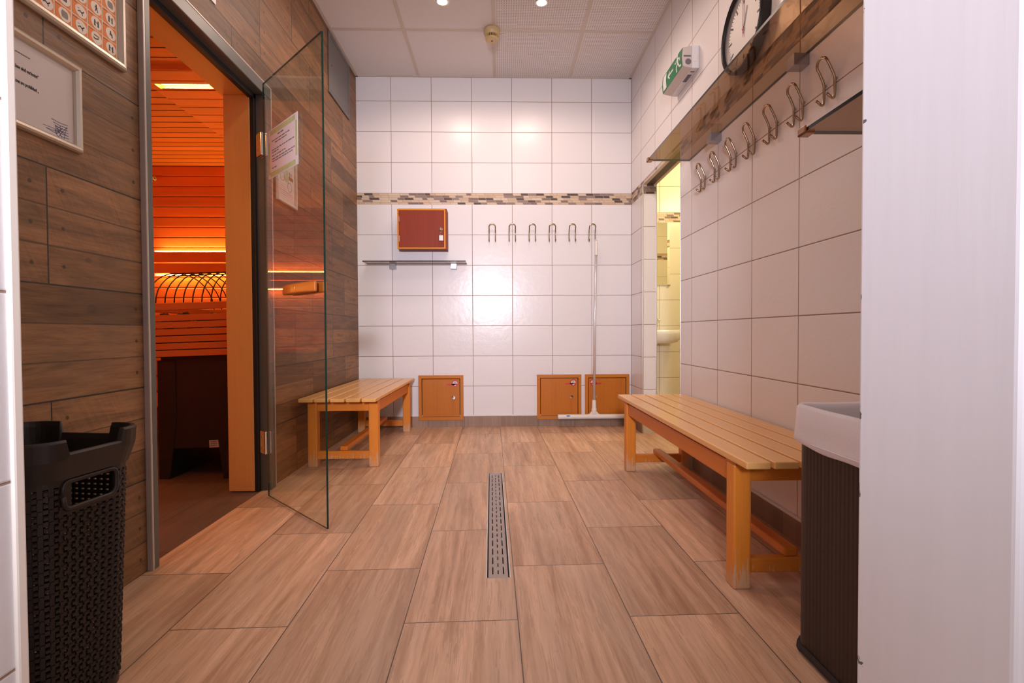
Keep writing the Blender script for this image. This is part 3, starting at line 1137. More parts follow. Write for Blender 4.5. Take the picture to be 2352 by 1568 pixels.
def snap_frame(name, y0, y1, z0, z1, label, rim=.022, dep=.016):
    t = thing(name, (XL, (y0 + y1) / 2, z0), label, 'frame')
    bm = B()
    # four mitred rounded rails
    c = [(y0, z0), (y1, z0), (y1, z1), (y0, z1)]
    ci = [(y0 + rim, z0 + rim), (y1 - rim, z0 + rim), (y1 - rim, z1 - rim), (y0 + rim, z1 - rim)]
    prof = [(0, .35), (.12, .78), (.35, 1), (.62, .95), (.88, .6), (1, .3)]
    for k in range(4):
        a0, a1, b0, b1 = c[k], c[(k + 1) % 4], ci[k], ci[(k + 1) % 4]
        prev = None
        for q, hgt in [(0, 0)] + prof + [(1, 0)]:
            p0 = (a0[0] + (b0[0] - a0[0]) * q, a0[1] + (b0[1] - a0[1]) * q)
            p1 = (a1[0] + (b1[0] - a1[0]) * q, a1[1] + (b1[1] - a1[1]) * q)
            cur = [bm.verts.new((XL + .001 + dep * hgt, *p0)), bm.verts.new((XL + .001 + dep * hgt, *p1))]
            if prev:
                bm.faces.new((prev[0], prev[1], cur[1], cur[0]))
            prev = cur
    obj('frame_rail', bm, M_SILVERFR, t)
    bm = B()
    box(bm, XL + .001, XL + .004, y0 + rim * .9, y1 - rim * .9, z0 + rim * .9, z1 - rim * .9)
    return t, bm


# A: notice "... sind verboten"
t1, bm = snap_frame('framed_notice', 1.085, 1.382, 1.282, 1.520, 'white printed notice with two bold lines and a blue signature in a silver frame', .021)
obj('sheet', bm, M_PAPER, t1)
UX, UY = (0, 1, 0), (0, 0, 1)          # seen from the room, +Y runs to the right on the left wall
TX = XL + .0043
text('lettering', 'aufgüsse sind verboten“', .0125, (TX, 1.1905, 1.427), UX, UY, M_INK, t1, bold=.00015, sx=.60)
text('lettering', 'nfusions are prohibited „', .0125, (TX, 1.1905, 1.392), UX, UY, M_INK, t1, bold=.00015, sx=.57)
bm = B()
sh = Sheet(bm, (XL + .004, 0, 0), UX, UY, (1, 0, 0))
x = 1.204
while x < 1.236:
    sh.rect(x, x + .0052, 1.4645, 1.4675)
    x += .0063
obj('heading', bm, M_INK_GREY, t1)
bm = B()
sh = Sheet(bm, (XL + .004, 0, 0), UX, UY, (1, 0, 0))
for i in range(7):
    z = 1.343 - i * .0068
    sh.line([(1.296 + i * .0045, z + .001), (1.318 + i * .002, z - .001), (1.342 + .0005 * i, z + .001)], .0016)
rs = random.Random(11)
pts = [(1.272, 1.319), (1.30, 1.321), (1.315, 1.316), (1.28, 1.314), (1.31, 1.310)]
for i in range(16):
    pts.append((1.322 + rs.uniform(-.018, .018), 1.318 + rs.uniform(-.022, .022)))
sh.line(pts, .0011)
obj('signature', bm, M_INK_BLUE, t1)

# B: orange poster of pictograms
t2, bm = snap_frame('framed_poster', 1.215, 1.546, 1.594, 2.03, 'silver framed poster of orange squares with black figures in white discs', .026)
for v in bm.verts:
    pass
obj('sheet', bm, plain('poster_white', (.70, .60, .48), .5, 0, .02), t2)
bmo, bmw, bmk = B(), B(), B()
so = Sheet(bmo, (XL + .004, 0, 0), UX, UY, (1, 0, 0))
sw = Sheet(bmw, (XL + .004, 0, 0), UX, UY, (1, 0, 0))
sk = Sheet(bmk, (XL + .004, 0, 0), UX, UY, (1, 0, 0))


def fig(sk, cx, cz, k, s):
    """small generic bathing pictograms"""
    def L(pts, w=.10):
        sk.line([(cx + a * s, cz + b * s) for a, b in pts], w * s, .0011)

    def H(x, y, r=.11):
        sk.ell(cx + x * s, cz + y * s, r * s, r * s, .0011, n=10)
    if k == 0:      # reclining
        H(.45, .12)
        L([(.38, 0), (.1, -.18), (-.2, 0), (-.55, -.2)], .16)
        L([(.2, -.15), (.25, -.5)])
        L([(-.6, .3), (-.3, .3)], .05)
    elif k == 1:    # walking
        H(.02, .5)
        L([(0, .38), (0, -.05)], .2)
        L([(0, -.05), (-.18, -.5)], .13)
        L([(0, -.05), (.22, -.3), (.3, -.55)], .13)
        L([(0, .3), (.25, .05)])
        L([(0, .3), (-.25, .1)])
    elif k == 2:    # two people
        for q in (-.33, .33):
            H(q, .38, .1)
            L([(q, .28), (q, -.1)], .2)
            L([(q, -.1), (q - .08, -.5)], .12)
            L([(q, -.1), (q + .1, -.5)], .12)
        L([(-.33, .18), (.33, .0)], .08)
    elif k == 3:    # lines of writing
        for i in range(8):
            y = .5 - i * .14
            w = math.sqrt(max(.05, .62 - y * y)) * .72
            L([(-w, y), (w, y)], .055)
    elif k == 4:    # bucket / hut
        L([(-.35, -.35), (-.35, .1), (0, .45), (.35, .1), (.35, -.35), (-.35, -.35)], .08)
        for i in range(4):
            L([(-.3, -.25 + i * .1), (.3, -.25 + i * .1)], .05)
    elif k == 5:    # sitting
        H(-.05, .45)
        L([(-.05, .33), (-.15, -.1), (.25, -.1), (.28, -.5)], .17)
        L([(-.05, .2), (.25, .05)])
    else:           # shower / plunge
        H(.3, .05)
        L([(.2, -.05), (-.3, -.25), (-.6, -.15)], .17)
        L([(-.5, .3), (.5, .3)], .05)
        L([(-.5, .42), (.5, .42)], .05)


CY, CZ = .0515, .0428
for i in range(5):
    for j in range(9):
        yc, zc = 1.4905 - i * CY, 1.6395 + j * CZ
        if zc > 2.0 or yc - CY / 2 < 1.242:
            continue
        so.rect(yc - CY / 2 + .0022, yc + CY / 2 - .0022, zc - CZ / 2 + .002, zc + CZ / 2 - .002)
        sw.ell(yc + .004, zc - .001, .0185, .0172, .0006)
        k = {(0, 0): 2, (1, 0): 6, (2, 0): 0, (3, 0): 3, (4, 0): 0, (0, 1): 5, (1, 1): 2, (2, 1): 0, (3, 1): 4, (0, 2): 2, (1, 2): 1, (2, 2): 2, (0, 3): 3}.get((i, j), (i * 3 + j * 5) % 7)
        fig(sk, yc + .004, zc - .001, k, .0175)
        sk.rect(yc - .022, yc - .008, zc + .0155, zc + .0170, .0006)
obj('orange_field', bmo, M_ORANGE, t2)
obj('disc', bmw, plain('disc_white', (.74, .66, .56), .5, 0, .02), t2)
obj('pictogram', bmk, M_INK, t2)

# C: headset notice behind the glass
t3, bm = snap_frame('framed_notice', 2.556, 2.805, 1.482, 1.812, 'framed notice with a headset drawing on the wall behind the glass door', .018)
obj('sheet', bm, M_PAPER, t3)
bm = B()
sh = Sheet(bm, (XL + .004, 0, 0), UX, UY, (1, 0, 0))
for (cx, cz, a_, b_) in ((2.635, 1.628, .028, .024), (2.725, 1.590, .026, .024)):
    sh.line([(cx + a_ * math.cos(2 * PI * i / 18), cz + b_ * math.sin(2 * PI * i / 18)) for i in range(19)], .0028)
for q in range(5):
    sh.rect(2.60, 2.60 + (.085 if q < 2 else .16), 1.575 - q * .011, 1.5765 - q * .011)
obj('drawing', bm, M_INK_GREY, t3)
bm = B()
sh = Sheet(bm, (XL + .004, 0, 0), UX, UY, (1, 0, 0))
sh.poly([(2.664, 1.607), (2.711, 1.607), (2.711, 1.675), (2.664, 1.675)])
obj('green_patch', bm, plain('soft_green_print', (.42, .47, .30), .6), t3)
bm = B()
sh = Sheet(bm, (XL + .004, 0, 0), UX, UY, (1, 0, 0))
sh.rect(2.715, 2.770, 1.630, 1.648)
sh.rect(2.724, 2.731, 1.648, 1.672)
sh.rect(2.742, 2.749, 1.648, 1.672)
obj('brown_patch', bm, M_BROWNPRINT, t3)

# D: little plate above the sauna door, cut by the picture's top
sp = thing('small_sign_plate', (XL, 1.99, 2.13), 'small white and red sign plate above the sauna door, mostly out of view', 'sign')
bm = B()
box(bm, XL + .001, XL + .004, 1.90, 2.046, 2.135, 2.23)
obj('plate', bm, M_WHITE_PL, sp, bevel=.001)
bm = B()
box(bm, XL + .004, XL + .0048, 1.905, 2.041, 2.175, 2.225)
obj('red_field', bm, M_RED, sp)

# E: grey metal flap high on the left wall
gp_ = thing('wall_flap', (XL, 3.588, 2.434), 'grey painted metal access flap high on the wood-look wall below the ceiling', 'access panel')
bm = B()
gy0, gy1, gz0, gz1 = 3.364, 3.812, 2.434, 2.856
for b4 in ((gy0, gy0 + .028, gz0, gz1), (gy1 - .028, gy1, gz0, gz1), (gy0 + .028, gy1 - .028, gz0, gz0 + .028), (gy0 + .028, gy1 - .028, gz1 - .028, gz1)):
    box(bm, XL + .001, XL + .010, b4[0], b4[1], b4[2], b4[3])
obj('frame', bm, M_GREYPANEL, gp_, bevel=.002)
bm = B()
box(bm, XL + .001, XL + .0075, gy0 + .031, gy1 - .031, gz0 + .031, gz1 - .031)
dr = obj('door', bm, M_GREYPANEL, gp_, bevel=.002)
bm = B()
cyl(bm, (XL + .0075, gy0 + .055, 2.64), (XL + .011, gy0 + .055, 2.64), .008, n=16)
obj('lock', bm, M_INK_GREY, dr)

# ------------------------------------------------------------------ benches


def make_bench(name, L_, W_, H_, label, inset, legw=.055, slats=5):
    """length along Y; origin on the floor under the middle"""
    t = thing(name, (0, 0, 0), label, 'bench')
    gap = .0095
    sw_ = (W_ - gap * (slats - 1)) / slats
    for i in range(slats):
        bm = B()
        x = -W_ / 2 + i * (sw_ + gap)
        box(bm, x, x + sw_, -L_ / 2, L_ / 2, H_ - .021, H_)
        obj('slat', bm, M_BENCH, t, local=True, bevel=.004, seg=3)
    fx = W_ / 2 - .012
    ly = L_ / 2 - inset
    for sx in (-1, 1):
        for sy in (-1, 1):
            bm = B()
            x0, x1 = sorted((sx * fx, sx * (fx - legw)))
            y0, y1 = sorted((sy * ly, sy * (ly - .052)))
            box(bm, x0, x1, y0, y1, 0, H_ - .034)
            obj('leg', bm, M_BENCH_LEG, t, local=True, bevel=.006, seg=2)
    for sx in (-1, 1):
        bm = B()
        x0, x1 = sorted((sx * (fx - .010), sx * (fx - .034)))
        box(bm, x0, x1, -ly + .05, ly - .05, H_ - .098, H_ - .036)
        obj('side_apron', bm, M_BENCH_RAIL, t, local=True, bevel=.004)
    for sy in (-1, 1):
        bm = B()
        y0, y1 = sorted((sy * (ly - .012), sy * (ly - .036)))
        box(bm, -fx + legw - .004, fx - legw + .004, y0, y1, H_ - .088, H_ - .036)
        obj('end_apron', bm, M_BENCH_CROSS, t, local=True, bevel=.004)
        bm = B()
        y0, y1 = sorted((sy * (ly + .004), sy * (ly - .056)))
        box(bm, -fx, fx, y0, y1, H_ - .034, H_ - .0215)
        obj('slat_batten', bm, M_BENCH_CROSS, t, local=True, bevel=.003)
        bm = B()
        y0, y1 = sorted((sy * (ly - .010), sy * (ly - .036)))
        box(bm, -fx + legw - .004, fx - legw + .004, y0, y1, .045, .092)
        obj('cross_rail', bm, M_BENCH_CROSS, t, local=True, bevel=.005)
    bm = B()
    box(bm, -.022, .022, -ly - .0 + .012, ly - .012, .0925, .120)
    obj('stretcher', bm, M_BENCH_RAIL, t, local=True, bevel=.006)
    return t


b1 = make_bench('slatted_bench', 1.232, .432, .414, 'shorter wooden slat bench in the far corner by the wood-look wall', .098)
b1.location = (-.920, 3.345, 0)
b2 = make_bench('slatted_bench', 1.49, .392, .414, 'long wooden slat bench along the white wall beneath the row of hooks', .098)
b2.location = (.886, 2.078, 0)

# ------------------------------------------------------------------ baskets
# dark plastic rattan-look basket
bk_ = thing('laundry_basket', (-.975, 1.022, 0), 'tall dark brown woven plastic laundry basket with hand holes against the left wall', 'basket', rot=(0, 0, math.radians(-8)))
BW, BL, BH = .302, .236, .58


def rrect(w, l, r, n=6):
    pts = []
    for (cx, cy, a0) in ((w / 2 - r, l / 2 - r, 0), (-w / 2 + r, l / 2 - r, PI / 2), (-w / 2 + r, -l / 2 + r, PI), (w / 2 - r, -l / 2 + r, 1.5 * PI)):
        for i in range(n + 1):
            a = a0 + PI / 2 * i / n
            pts.append((cx + r * math.cos(a), cy + r * math.sin(a)))
    return pts


def perim(w, l, r, n):
    """n points spread evenly round a rounded rectangle"""
    base = rrect(w, l, r, 8)
    base.append(base[0])
    acc = [0]
    for p, q in zip(base, base[1:]):
        acc.append(acc[-1] + math.hypot(q[0] - p[0], q[1] - p[1]))
    out = []
    j = 0
    for i in range(n):
        s = acc[-1] * i / n
        while acc[j + 1] < s:
            j += 1
        f = (s - acc[j]) / (acc[j + 1] - acc[j])
        out.append((base[j][0] + (base[j + 1][0] - base[j][0]) * f, base[j][1] + (base[j + 1][1] - base[j][1]) * f))
    return out


def taper(z):
    t_ = z / BH
    k = .80 + .13 * t_ + .07 * max(0, (t_ - .82) / .18) ** 1.6
    return k


NP, NR = 112, 126
bm = B()
grid = []
HB0, HB1 = .014, BH - .075
for r_ in range(NR + 1):
    z = HB0 + (HB1 - HB0) * r_ / NR
    k = taper(z)
    grid.append([bm.verts.new((p[0] * k, p[1] * k, z)) for p in perim(BW, BL, .055, NP)])
pp = perim(BW, BL, .055, NP)


def in_hole(p, z, m=0):
    return abs(p[0]) > BW / 2 - .012 and abs(p[1]) < .050 + m and BH - .138 - m < z < BH - .086 + m


for r_ in range(NR):
    for i in range(NP):
        z = HB0 + (HB1 - HB0) * (r_ + .5) / NR
        if in_hole(pp[i], z):
            continue
        if r_ % 3 == 1 and i % 2 == 0 and 6 < r_ < NR - 4 and not in_hole(pp[i], z, .012):
            continue        # slots of the weave
        bm.faces.new((grid[r_][i], grid[r_][(i + 1) % NP], grid[r_ + 1][(i + 1) % NP], grid[r_ + 1][i]))
bm.faces.new(grid[0][::-1])
o = obj('woven_body', bm, M_BASKET, bk_, local=True)
m = o.modifiers.new('wall', 'SOLIDIFY')
m.thickness = .003
m.offset = -1
bm = B()
# raised strands between the slots
for q_ in range(2, NR // 3 - 1):
    z0 = HB0 + (HB1 - HB0) * (3 * q_ - .9) / NR
    z1 = HB0 + (HB1 - HB0) * (3 * q_ + .9) / NR
    for i in range(q_ % 2, NP, 2):
        p, q = pp[i], pp[(i + 1) % NP]
        if in_hole(p, z0, .018):
            continue
        vs = []
        for (pt, zz) in ((p, z0), (q, z0), (q, z1), (p, z1)):
            L_ = math.hypot(*pt)
            kk = taper(zz)
            vs.append(Vector((pt[0] * kk + pt[0] / L_ * .0002, pt[1] * kk + pt[1] / L_ * .0002, zz)))
        c = sum(vs, Vector()) / 4
        nn = Vector((c.x, c.y, 0)).normalized() * .0026
        a = [bm.verts.new(v) for v in vs]
        b = [bm.verts.new(v + (c - v) * .22 + nn) for v in vs]
        bridge(bm, a, b)
        bm.faces.new(b)
obj('weave_strand', bm, M_BASKET, bk_, local=True)['kind'] = 'stuff'
# rim: solid band with raised corners
bm = B()
prev = None
first = None
N2 = 184
for i, p in enumerate(perim(BW, BL, .055, N2)):
    long_mid = abs(p[1]) < .056 and abs(p[0]) > BW / 2 - .02
    short_mid = abs(p[0]) < .066 and abs(p[1]) > BL / 2 - .02
    top = BH - (.026 if (long_mid or short_mid) else 0)
    k0, k1 = taper(BH - .078), taper(BH)
    L_ = math.hypot(*p)
    nx, ny = p[0] / L_, p[1] / L_
    prof = [(k0, BH - .078, 0), (k0, BH - .078, .004), (k1 * .992, BH - .038, .005), (k1, top - .004, .006), (k1, top, .003), (k1, top, -.004), (k1 * .99, top - .012, -.006), (k0, BH - .078, -.004)]
    cur = [bm.verts.new((p[0] * k + nx * e, p[1] * k + ny * e, z)) for k, z, e in prof]
    if prev:
        bridge(bm, prev, cur)
    else:
        first = cur
    prev = cur
bridge(bm, prev, first)
obj('rim', bm, M_BASKET, bk_, local=True, smooth=False)
# hand hole borders
for sx in (-1, 1):
    bm = B()
    k = taper(BH - .11)
    pts = [(sx * (BW / 2 * k + .001), y, z) for y, z in ((-.056, BH - .112), (-.054, BH - .085), (.054, BH - .085), (.056, BH - .112), (.052, BH - .139), (-.052, BH - .139), (-.056, BH - .112))]
    tube(bm, rounded(pts, .02), .0052, 8)
    obj('handle_hole', bm, M_BASKET, bk_, local=True, smooth=True)

# bamboo hamper with linen liner
hm = thing('laundry_hamper', (.905, .96, 0), 'dark bamboo laundry hamper with white linen liner at the end of the long bench', 'hamper')
HW, HL, HH = .352, .44, .585
bm = B()
lo = rrect(HW, HL, .045, 6)
prev = None
for z in (.014, .06, .3, .45, HH):
    cur = [bm.verts.new((x, y, z)) for x, y in lo]
    if prev:
        bridge(bm, prev, cur)
    else:
        bm.faces.new(cur[::-1])
    prev = cur
o = obj('body', bm, M_BAMBOO, hm, local=True, smooth=False)
m = o.modifiers.new('wall', 'SOLIDIFY')
m.thickness = .006
m.offset = -1
bm = B()
tube(bm, [(x * 1.004, y * 1.003, .012 + .004 * math.sin(i)) for i, (x, y) in enumerate(rrect(HW, HL, .045, 6) + [rrect(HW, HL, .045, 6)[0]])], .0085, 8)
obj('bottom_binding', bm, M_BINDING, hm, local=True, smooth=True)
bm = B()
n = 120
per = perim(HW, HL, .045, n)
rg = random.Random(2)
rings = []
ph = [rg.uniform(0, 6) for _ in range(4)]
for (off, z, wv) in ((-.012, .36, 0), (-.011, .50, .001), (-.0105, .590, .0005), (-.005, .602, .0005), (.003, .605, .0005), (.0095, .596, .001), (.010, .555, .002), (.011, .525, .003), (.0125, .512, .003), (.009, .508, .003)):
    cur = []
    PQ = perim(HW + 2 * off, HL + 2 * off, .045 + off, n)
    for i, (x, y) in enumerate(per):
        L_ = math.hypot(x, y)
        x, y = PQ[i]
        a = 2 * PI * i / n
        w = wv * (math.sin(5 * a + ph[0]) + .7 * math.sin(9 * a + ph[1]))
        cur.append(bm.verts.new((x + x / L_ * w, y + y / L_ * w, z + 1.6 * w)))
    if rings:
        bridge(bm, rings[-1], cur)
    rings.append(cur)
o = obj('liner', bm, M_LINEN, hm, local=True, smooth=True)
bm = B()
hem = [(v[0] * 1.0, v[1] * 1.0, v[2]) for v in [(x + x / math.hypot(x, y) * .0135, y + y / math.hypot(x, y) * .0135, .519) for x, y in per]]
tube(bm, hem + [hem[0]], .0012, 6)
obj('hem_stitch', bm, M_LINEN, hm, local=True, smooth=True)

# ------------------------------------------------------------------ hooks


def make_hook(label, group):
    """local: wall in the XZ plane, room towards -Y, width along X; origin on the wall at mid height"""
    t = thing('coat_hook', (0, 0, 0), label, 'hook', group)
    w = .026
    pts = [(-w, -.034, -.054), (-w, -.010, -.073), (-w, -.007, -.048), (-w, -.007, 0), (-w * .98, -.024, .038)]
    for i in range(11):
        a = PI - PI * i / 10
        pts.append((w * math.cos(a), -.030 - .007 * math.sin(a), .048 + .0235 * math.sin(a)))
    pts += [(w * .98, -.024, .038), (w, -.007, 0), (w, -.007, -.048), (w, -.010, -.073), (w, -.034, -.054)]
    bm = B()
    p = rounded(pts[:5], .012, 4) + [Vector(q) for q in pts[5:-5]] + rounded(pts[-5:], .012, 4)
    tube(bm, p, .0046, 12)
    obj('bent_wire', bm, M_STEEL_WARM, t, local=True, smooth=True)
    for sx in (-w, w):
        bm = B()
        cyl(bm, (sx, .0, -.005), (sx, -.006, -.005), .0042, n=12)
        obj('wall_peg', bm, M_STEEL, t, local=True)
    return t


ORD = ['first', 'second', 'third', 'fourth', 'fifth', 'sixth', 'seventh']
gb = 'wire coat hooks on the far wall'
h0 = make_hook('', gb)
for i in range(6):
    h = h0 if i == 0 else copy_tree(h0)
    h.location = (-.062 + .1654 * i, D, 1.600)
    h['label'] = ('wire coat hook on the far tiled wall holding the floor squeegee' if i == 5 else
                  'bent wire coat hook on the far tiled wall, %s from the red wooden cabinet' % ORD[i])
gr_ = 'wire coat hooks under the long smoked glass shelf'
for i, y in enumerate((2.600, 2.432, 2.262, 2.097, 1.930, 1.765, 1.597)):
    h = copy_tree(h0)
    h.location = (XR, y * .989, 1.605)
    h.rotation_euler = (0, 0, -PI / 2)
    h['group'] = gr_
    h['label'] = 'bent wire coat hook on the right wall, %s from the washroom doorway' % ORD[i]

# ------------------------------------------------------------------ glass shelves


def slab(name, x0, x1, y0, y1, z0, z1, parent):
    bm = B()
    box(bm, x0, x1, y0, y1, z0, z1)
    bmesh.ops.recalc_face_normals(bm, faces=bm.faces)
    for f in bm.faces:
        f.material_index = 0 if abs(f.normal.z) > .5 else 1
    return obj(name, bm, [M_SMOKED, M_SMOKEEDGE], parent)


def clip_block(px, py, pz, n, parent):
    """square chrome clamp under a shelf, standing out from the wall along n"""
    bm = B()
    n = Vector(n)
    s = Vector((-n.y, n.x, 0))
    prism(bm, [(.0, 0), (.054, 0), (.054, -.042), (0, -.042)], Vector((px, py, pz)) - s * .024, n, (0, 0, 1), s, .048)
    return obj('bracket', bm, M_CLAMP, parent, bevel=.0012)


s1 = thing('glass_shelf', (-.69, D, 1.345), 'dark smoked glass shelf on two chrome clamps below the red wooden cabinet', 'shelf')
slab('shelf_glass', -1.085, -.272, D - .165, D - .002, 1.345, 1.353, s1)
for x in (-.874, -.377):
    clip_block(x, D - .0005, 1.345, (0, -1, 0), s1)
s2 = thing('glass_shelf', (XR, 2.05, 1.762), 'long smoked glass shelf above the hooks on the right wall', 'shelf')
slab('shelf_glass', .852, XR - .002, 1.32, 2.773, 1.762, 1.772, s2)
for y in (2.392, 1.718):
    clip_block(XR - .0005, y, 1.762, (-1, 0, 0), s2)


def corner_clip(x, y, z, parent):
    bm = B()
    prism(bm, [(0, 0), (.030, 0), (.030, .006), (.012, .024), (0, .024)], (x - .005, y + .010, z - .008), (1, 0, 0), (0, 0, 1), (0, -1, 0), .006)
    box(bm, x - .006, x, y - .024, y + .010, z - .008, z + .014)
    box(bm, x - .006, x + .024, y - .024, y + .010, z - .008, z - .002)
    return obj('corner_clip', bm, M_CLIP, parent, bevel=.002)


corner_clip(.852, 2.773, 1.764, s2)
s3 = thing('glass_shelf', (XR, 1.1, 1.337), 'short dark glass shelf on the right wall behind the painted door frame', 'shelf')
slab('shelf_glass', .852, XR - .002, .72, 1.352, 1.337, 1.347, s3)
for y in (1.13, .86):
    clip_block(XR - .0005, y, 1.337, (-1, 0, 0), s3)
corner_clip(.852, 1.352, 1.339, s3)

# ------------------------------------------------------------------ red wooden cabinet
cb = thing('wall_cabinet', (-.62, D, 1.45), 'small wall cabinet with red-brown door and orange pine frame, a key hanging in its lock', 'cabinet')
bm = B()
box(bm, -.806, -.424, D - .128, D - .001, 1.449, 1.770)
obj('carcass', bm, M_MAHOG, cb, bevel=.001)
cy = D - .146
bm = B()
x0, x1, z0, z1 = -.812, -.431, 1.449, 1.764
for b4 in ((x0, x1, z1 - .012, z1), (x0, x1, z0, z0 + .012), (x0, x0 + .012, z0 + .012, z1 - .012), (x1 - .012, x1, z0 + .012, z1 - .012)):
    box(bm, b4[0], b4[1], cy, cy + .019, b4[2], b4[3])
obj('front_frame', bm, M_PINE, cb, bevel=.0015)
bm = B()
box(bm, x0 + .014, x1 - .014, cy + .003, cy + .017, z0 + .014, z1 - .014)
dr = obj('door', bm, M_MAHOG, cb, bevel=.001)
for z in (1.528, 1.685):
    bm = B()
    cyl(bm, (x0 + .0135, cy + .001, z - .022), (x0 + .0135, cy + .001, z + .022), .004, n=12)
    obj('hinge', bm, M_STEEL, dr)
bm = B()
kx, kz = -.467, 1.603
lathe(bm, [(.013, 0), (.013, .004), (.009, .008)], (kx, cy + .003, kz), (0, -1, 0), 20)
lk = obj('lock', bm, M_CHROME, dr, smooth=False)
bm = B()
box(bm, kx - .0015, kx + .0015, cy - .022, cy - .006, kz - .010, kz + .010)
tube(bm, [(kx + .010 * math.cos(a), cy - .021, kz - .020 + .012 * math.sin(a)) for a in [2 * PI * i / 16 for i in range(17)]], .0012, 6)
tube(bm, [(kx + .008 * math.cos(a), cy - .022, kz - .036 + .010 * math.sin(a)) for a in [2 * PI * i / 16 for i in range(17)]], .0012, 6)
obj('key', bm, M_STEEL, lk)
bm = B()
box(bm, kx - .012, kx + .020, cy - .024, cy - .0205, kz - .094, kz - .052)
obj('key_tag', bm, M_WHITE_PL, lk, bevel=.0015)

# ------------------------------------------------------------------ oak access hatches


def make_hatch(x0, mirror, label):
    x1, z0, z1 = x0 + .369, .060, .430
    t = thing('access_hatch', ((x0 + x1) / 2, D, z0), label, 'hatch', 'oak access hatches low on the far wall')
    bm = B()
    y0, y1 = D - .022, D - .0005
    c = [(x0, z0), (x1, z0), (x1, z1), (x0, z1)]
    q = .026
    ci = [(x0 + q, z0 + q), (x1 - q, z0 + q), (x1 - q, z1 - q), (x0 + q, z1 - q)]
    for k in range(4):
        a0, a1, b0_, b1_ = c[k], c[(k + 1) % 4], ci[k], ci[(k + 1) % 4]
        prism(bm, [a0, a1, b1_, b0_], (0, y1, 0), (1, 0, 0), (0, 0, 1), (0, -1, 0), y1 - y0)
    obj('frame', bm, M_OAK_H, t, bevel=.0012)
    bm = B()
    g = .031
    box(bm, x0 + g, x1 - g, D - .019, D - .002, z0 + g, z1 - g)
    d_ = obj('door', bm, M_OAK, t, bevel=.0012)
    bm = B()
    box(bm, x0 + .020, x1 - .020, D - .0016, D - .0004, z0 + .020, z1 - .020)  # dark sheet stands in for shade in the gap round the door
    obj('gap_shade_sheet', bm, M_GAPSHADE, t)
    s = -1 if mirror else 1
    cx = (x0 + x1) / 2
    bm = B()
    kx = cx + s * .102
    lathe(bm, [(.0165, 0), (.0165, .004), (.014, .007), (.006, .0075)], (kx, D - .019, .246), (0, -1, 0), 24)
    l_ = obj('lock', bm, M_CHROME, d_)
    bm = B()
    box(bm, kx - .0013, kx + .0013, D - .0275, D - .0262, .240, .252)
    obj('keyhole', bm, M_INK, l_)
    # round red sticker with a tail
    bm = B()
    sh = Sheet(bm, (0, D - .019, 0), (1, 0, 0), (0, 0, 1), (0, -1, 0))
    sx, sz = cx + s * .117, .363
    sh.ell(sx, sz, .0275, .0275, .0002, .0003, 0, 36)
    sh.rect(min(sx, sx - s * .067), max(sx, sx - s * .067), sz - .0145, sz - .0035, .0002, .0003, 0)
    seg_ = [(sx + .0205 * math.cos(a), sz - .003 + .0225 * math.sin(a)) for a in [PI * i / 20 for i in range(21)]]
    sh.poly(seg_, .0006, .0002, 1)
    sh.ell(sx, sz - .0165, .009, .0032, .0006, .0002, 1)
    sh.rect(sx - .0165, sx + .0165, sz + .0005, sz + .0038, .0009, .0001, 2)
    sh.rect(sx - s * .028 - .004, sx - s * .028 + .004, sz - .0125, sz - .006, .0006, .0002, 2)
    st_ = obj('sticker', bm, [M_RED, M_WHITE_PL, M_INK], d_)
    text('lettering', 'FG', .0145, (sx - .0085, D - .0201, sz + .0062), (1, 0, 0), (0, 0, 1), M_INK, st_, bold=.0003, extr=.0001)
    return t


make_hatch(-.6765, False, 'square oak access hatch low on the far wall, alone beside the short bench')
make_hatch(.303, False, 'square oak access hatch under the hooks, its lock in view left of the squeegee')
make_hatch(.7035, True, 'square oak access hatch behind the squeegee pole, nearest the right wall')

# ------------------------------------------------------------------ squeegee hanging from the last hook
sq = thing('floor_squeegee', (.772, D - .06, .06), 'white floor squeegee with steel pole hanging from the last hook', 'squeegee')
ya, yb = D - .050, D - .062
bm = B()
tube(bm, [(.789, ya, 1.418), (.7785, ya - .004, .95), (.7695, yb, .195)], .0110, 16)
obj('pole', bm, M_POLE, sq, smooth=True)
bm = B()
cyl(bm, (.7895, ya, 1.414), (.7915, ya, 1.515), .0128, n=18)
lathe(bm, [(.0128, 0), (.011, .008), (.006, .014)], (.7915, ya, 1.515), (.02, 0, 1), 18)
gg = obj('grip', bm, M_CREAM_PL, sq, smooth=False)
bm = B()
tube(bm, [(.7915 + .007 * math.cos(a), ya, 1.533 + .011 * math.sin(a)) for a in [2 * PI * i / 18 for i in range(19)]], .0042, 8)
obj('hanging_loop', bm, M_CREAM_PL, gg, smooth=True)
bm = B()
lathe(bm, [(.021, .0), (.022, .035), (.0185, .045), (.0165, .10), (.0150, .112)], (.7690, yb, .112), (0, 0, 1), 22)
obj('socket', bm, M_CREAM_PL, sq, smooth=False)
bm = B()
prism(bm, [(-.016, .072), (.016, .072), (.020, .088), (.016, .106), (-.008, .106), (-.018, .096)], (.470, yb, 0), (0, -1, 0), (0, 0, 1), (1, 0, 0), .592)
pts = []
prism(bm, [(-.055, .104), (.055, .104), (.034, .112), (.024, .128), (-.024, .128), (-.034, .112)], (.769, yb + .012, 0), (1, 0, 0), (0, 0, 1), (0, -1, 0), .024)
hd = obj('head', bm, M_CREAM_PL, sq, bevel=.003)
bm = B()
box(bm, .473, 1.060, yb - .004, yb + .006, .062, .074)
obj('rubber_blade', bm, M_INK_GREY, sq)
bm = B()
sh = Sheet(bm, (0, yb - .0195, 0), (1, 0, 0), (0, 0, 1), (0, -1, 0))
sh.ell(.553, .0965, .0165, .0052, .0001, .0004, 0)
obj('label', bm, M_BLUE, hd)

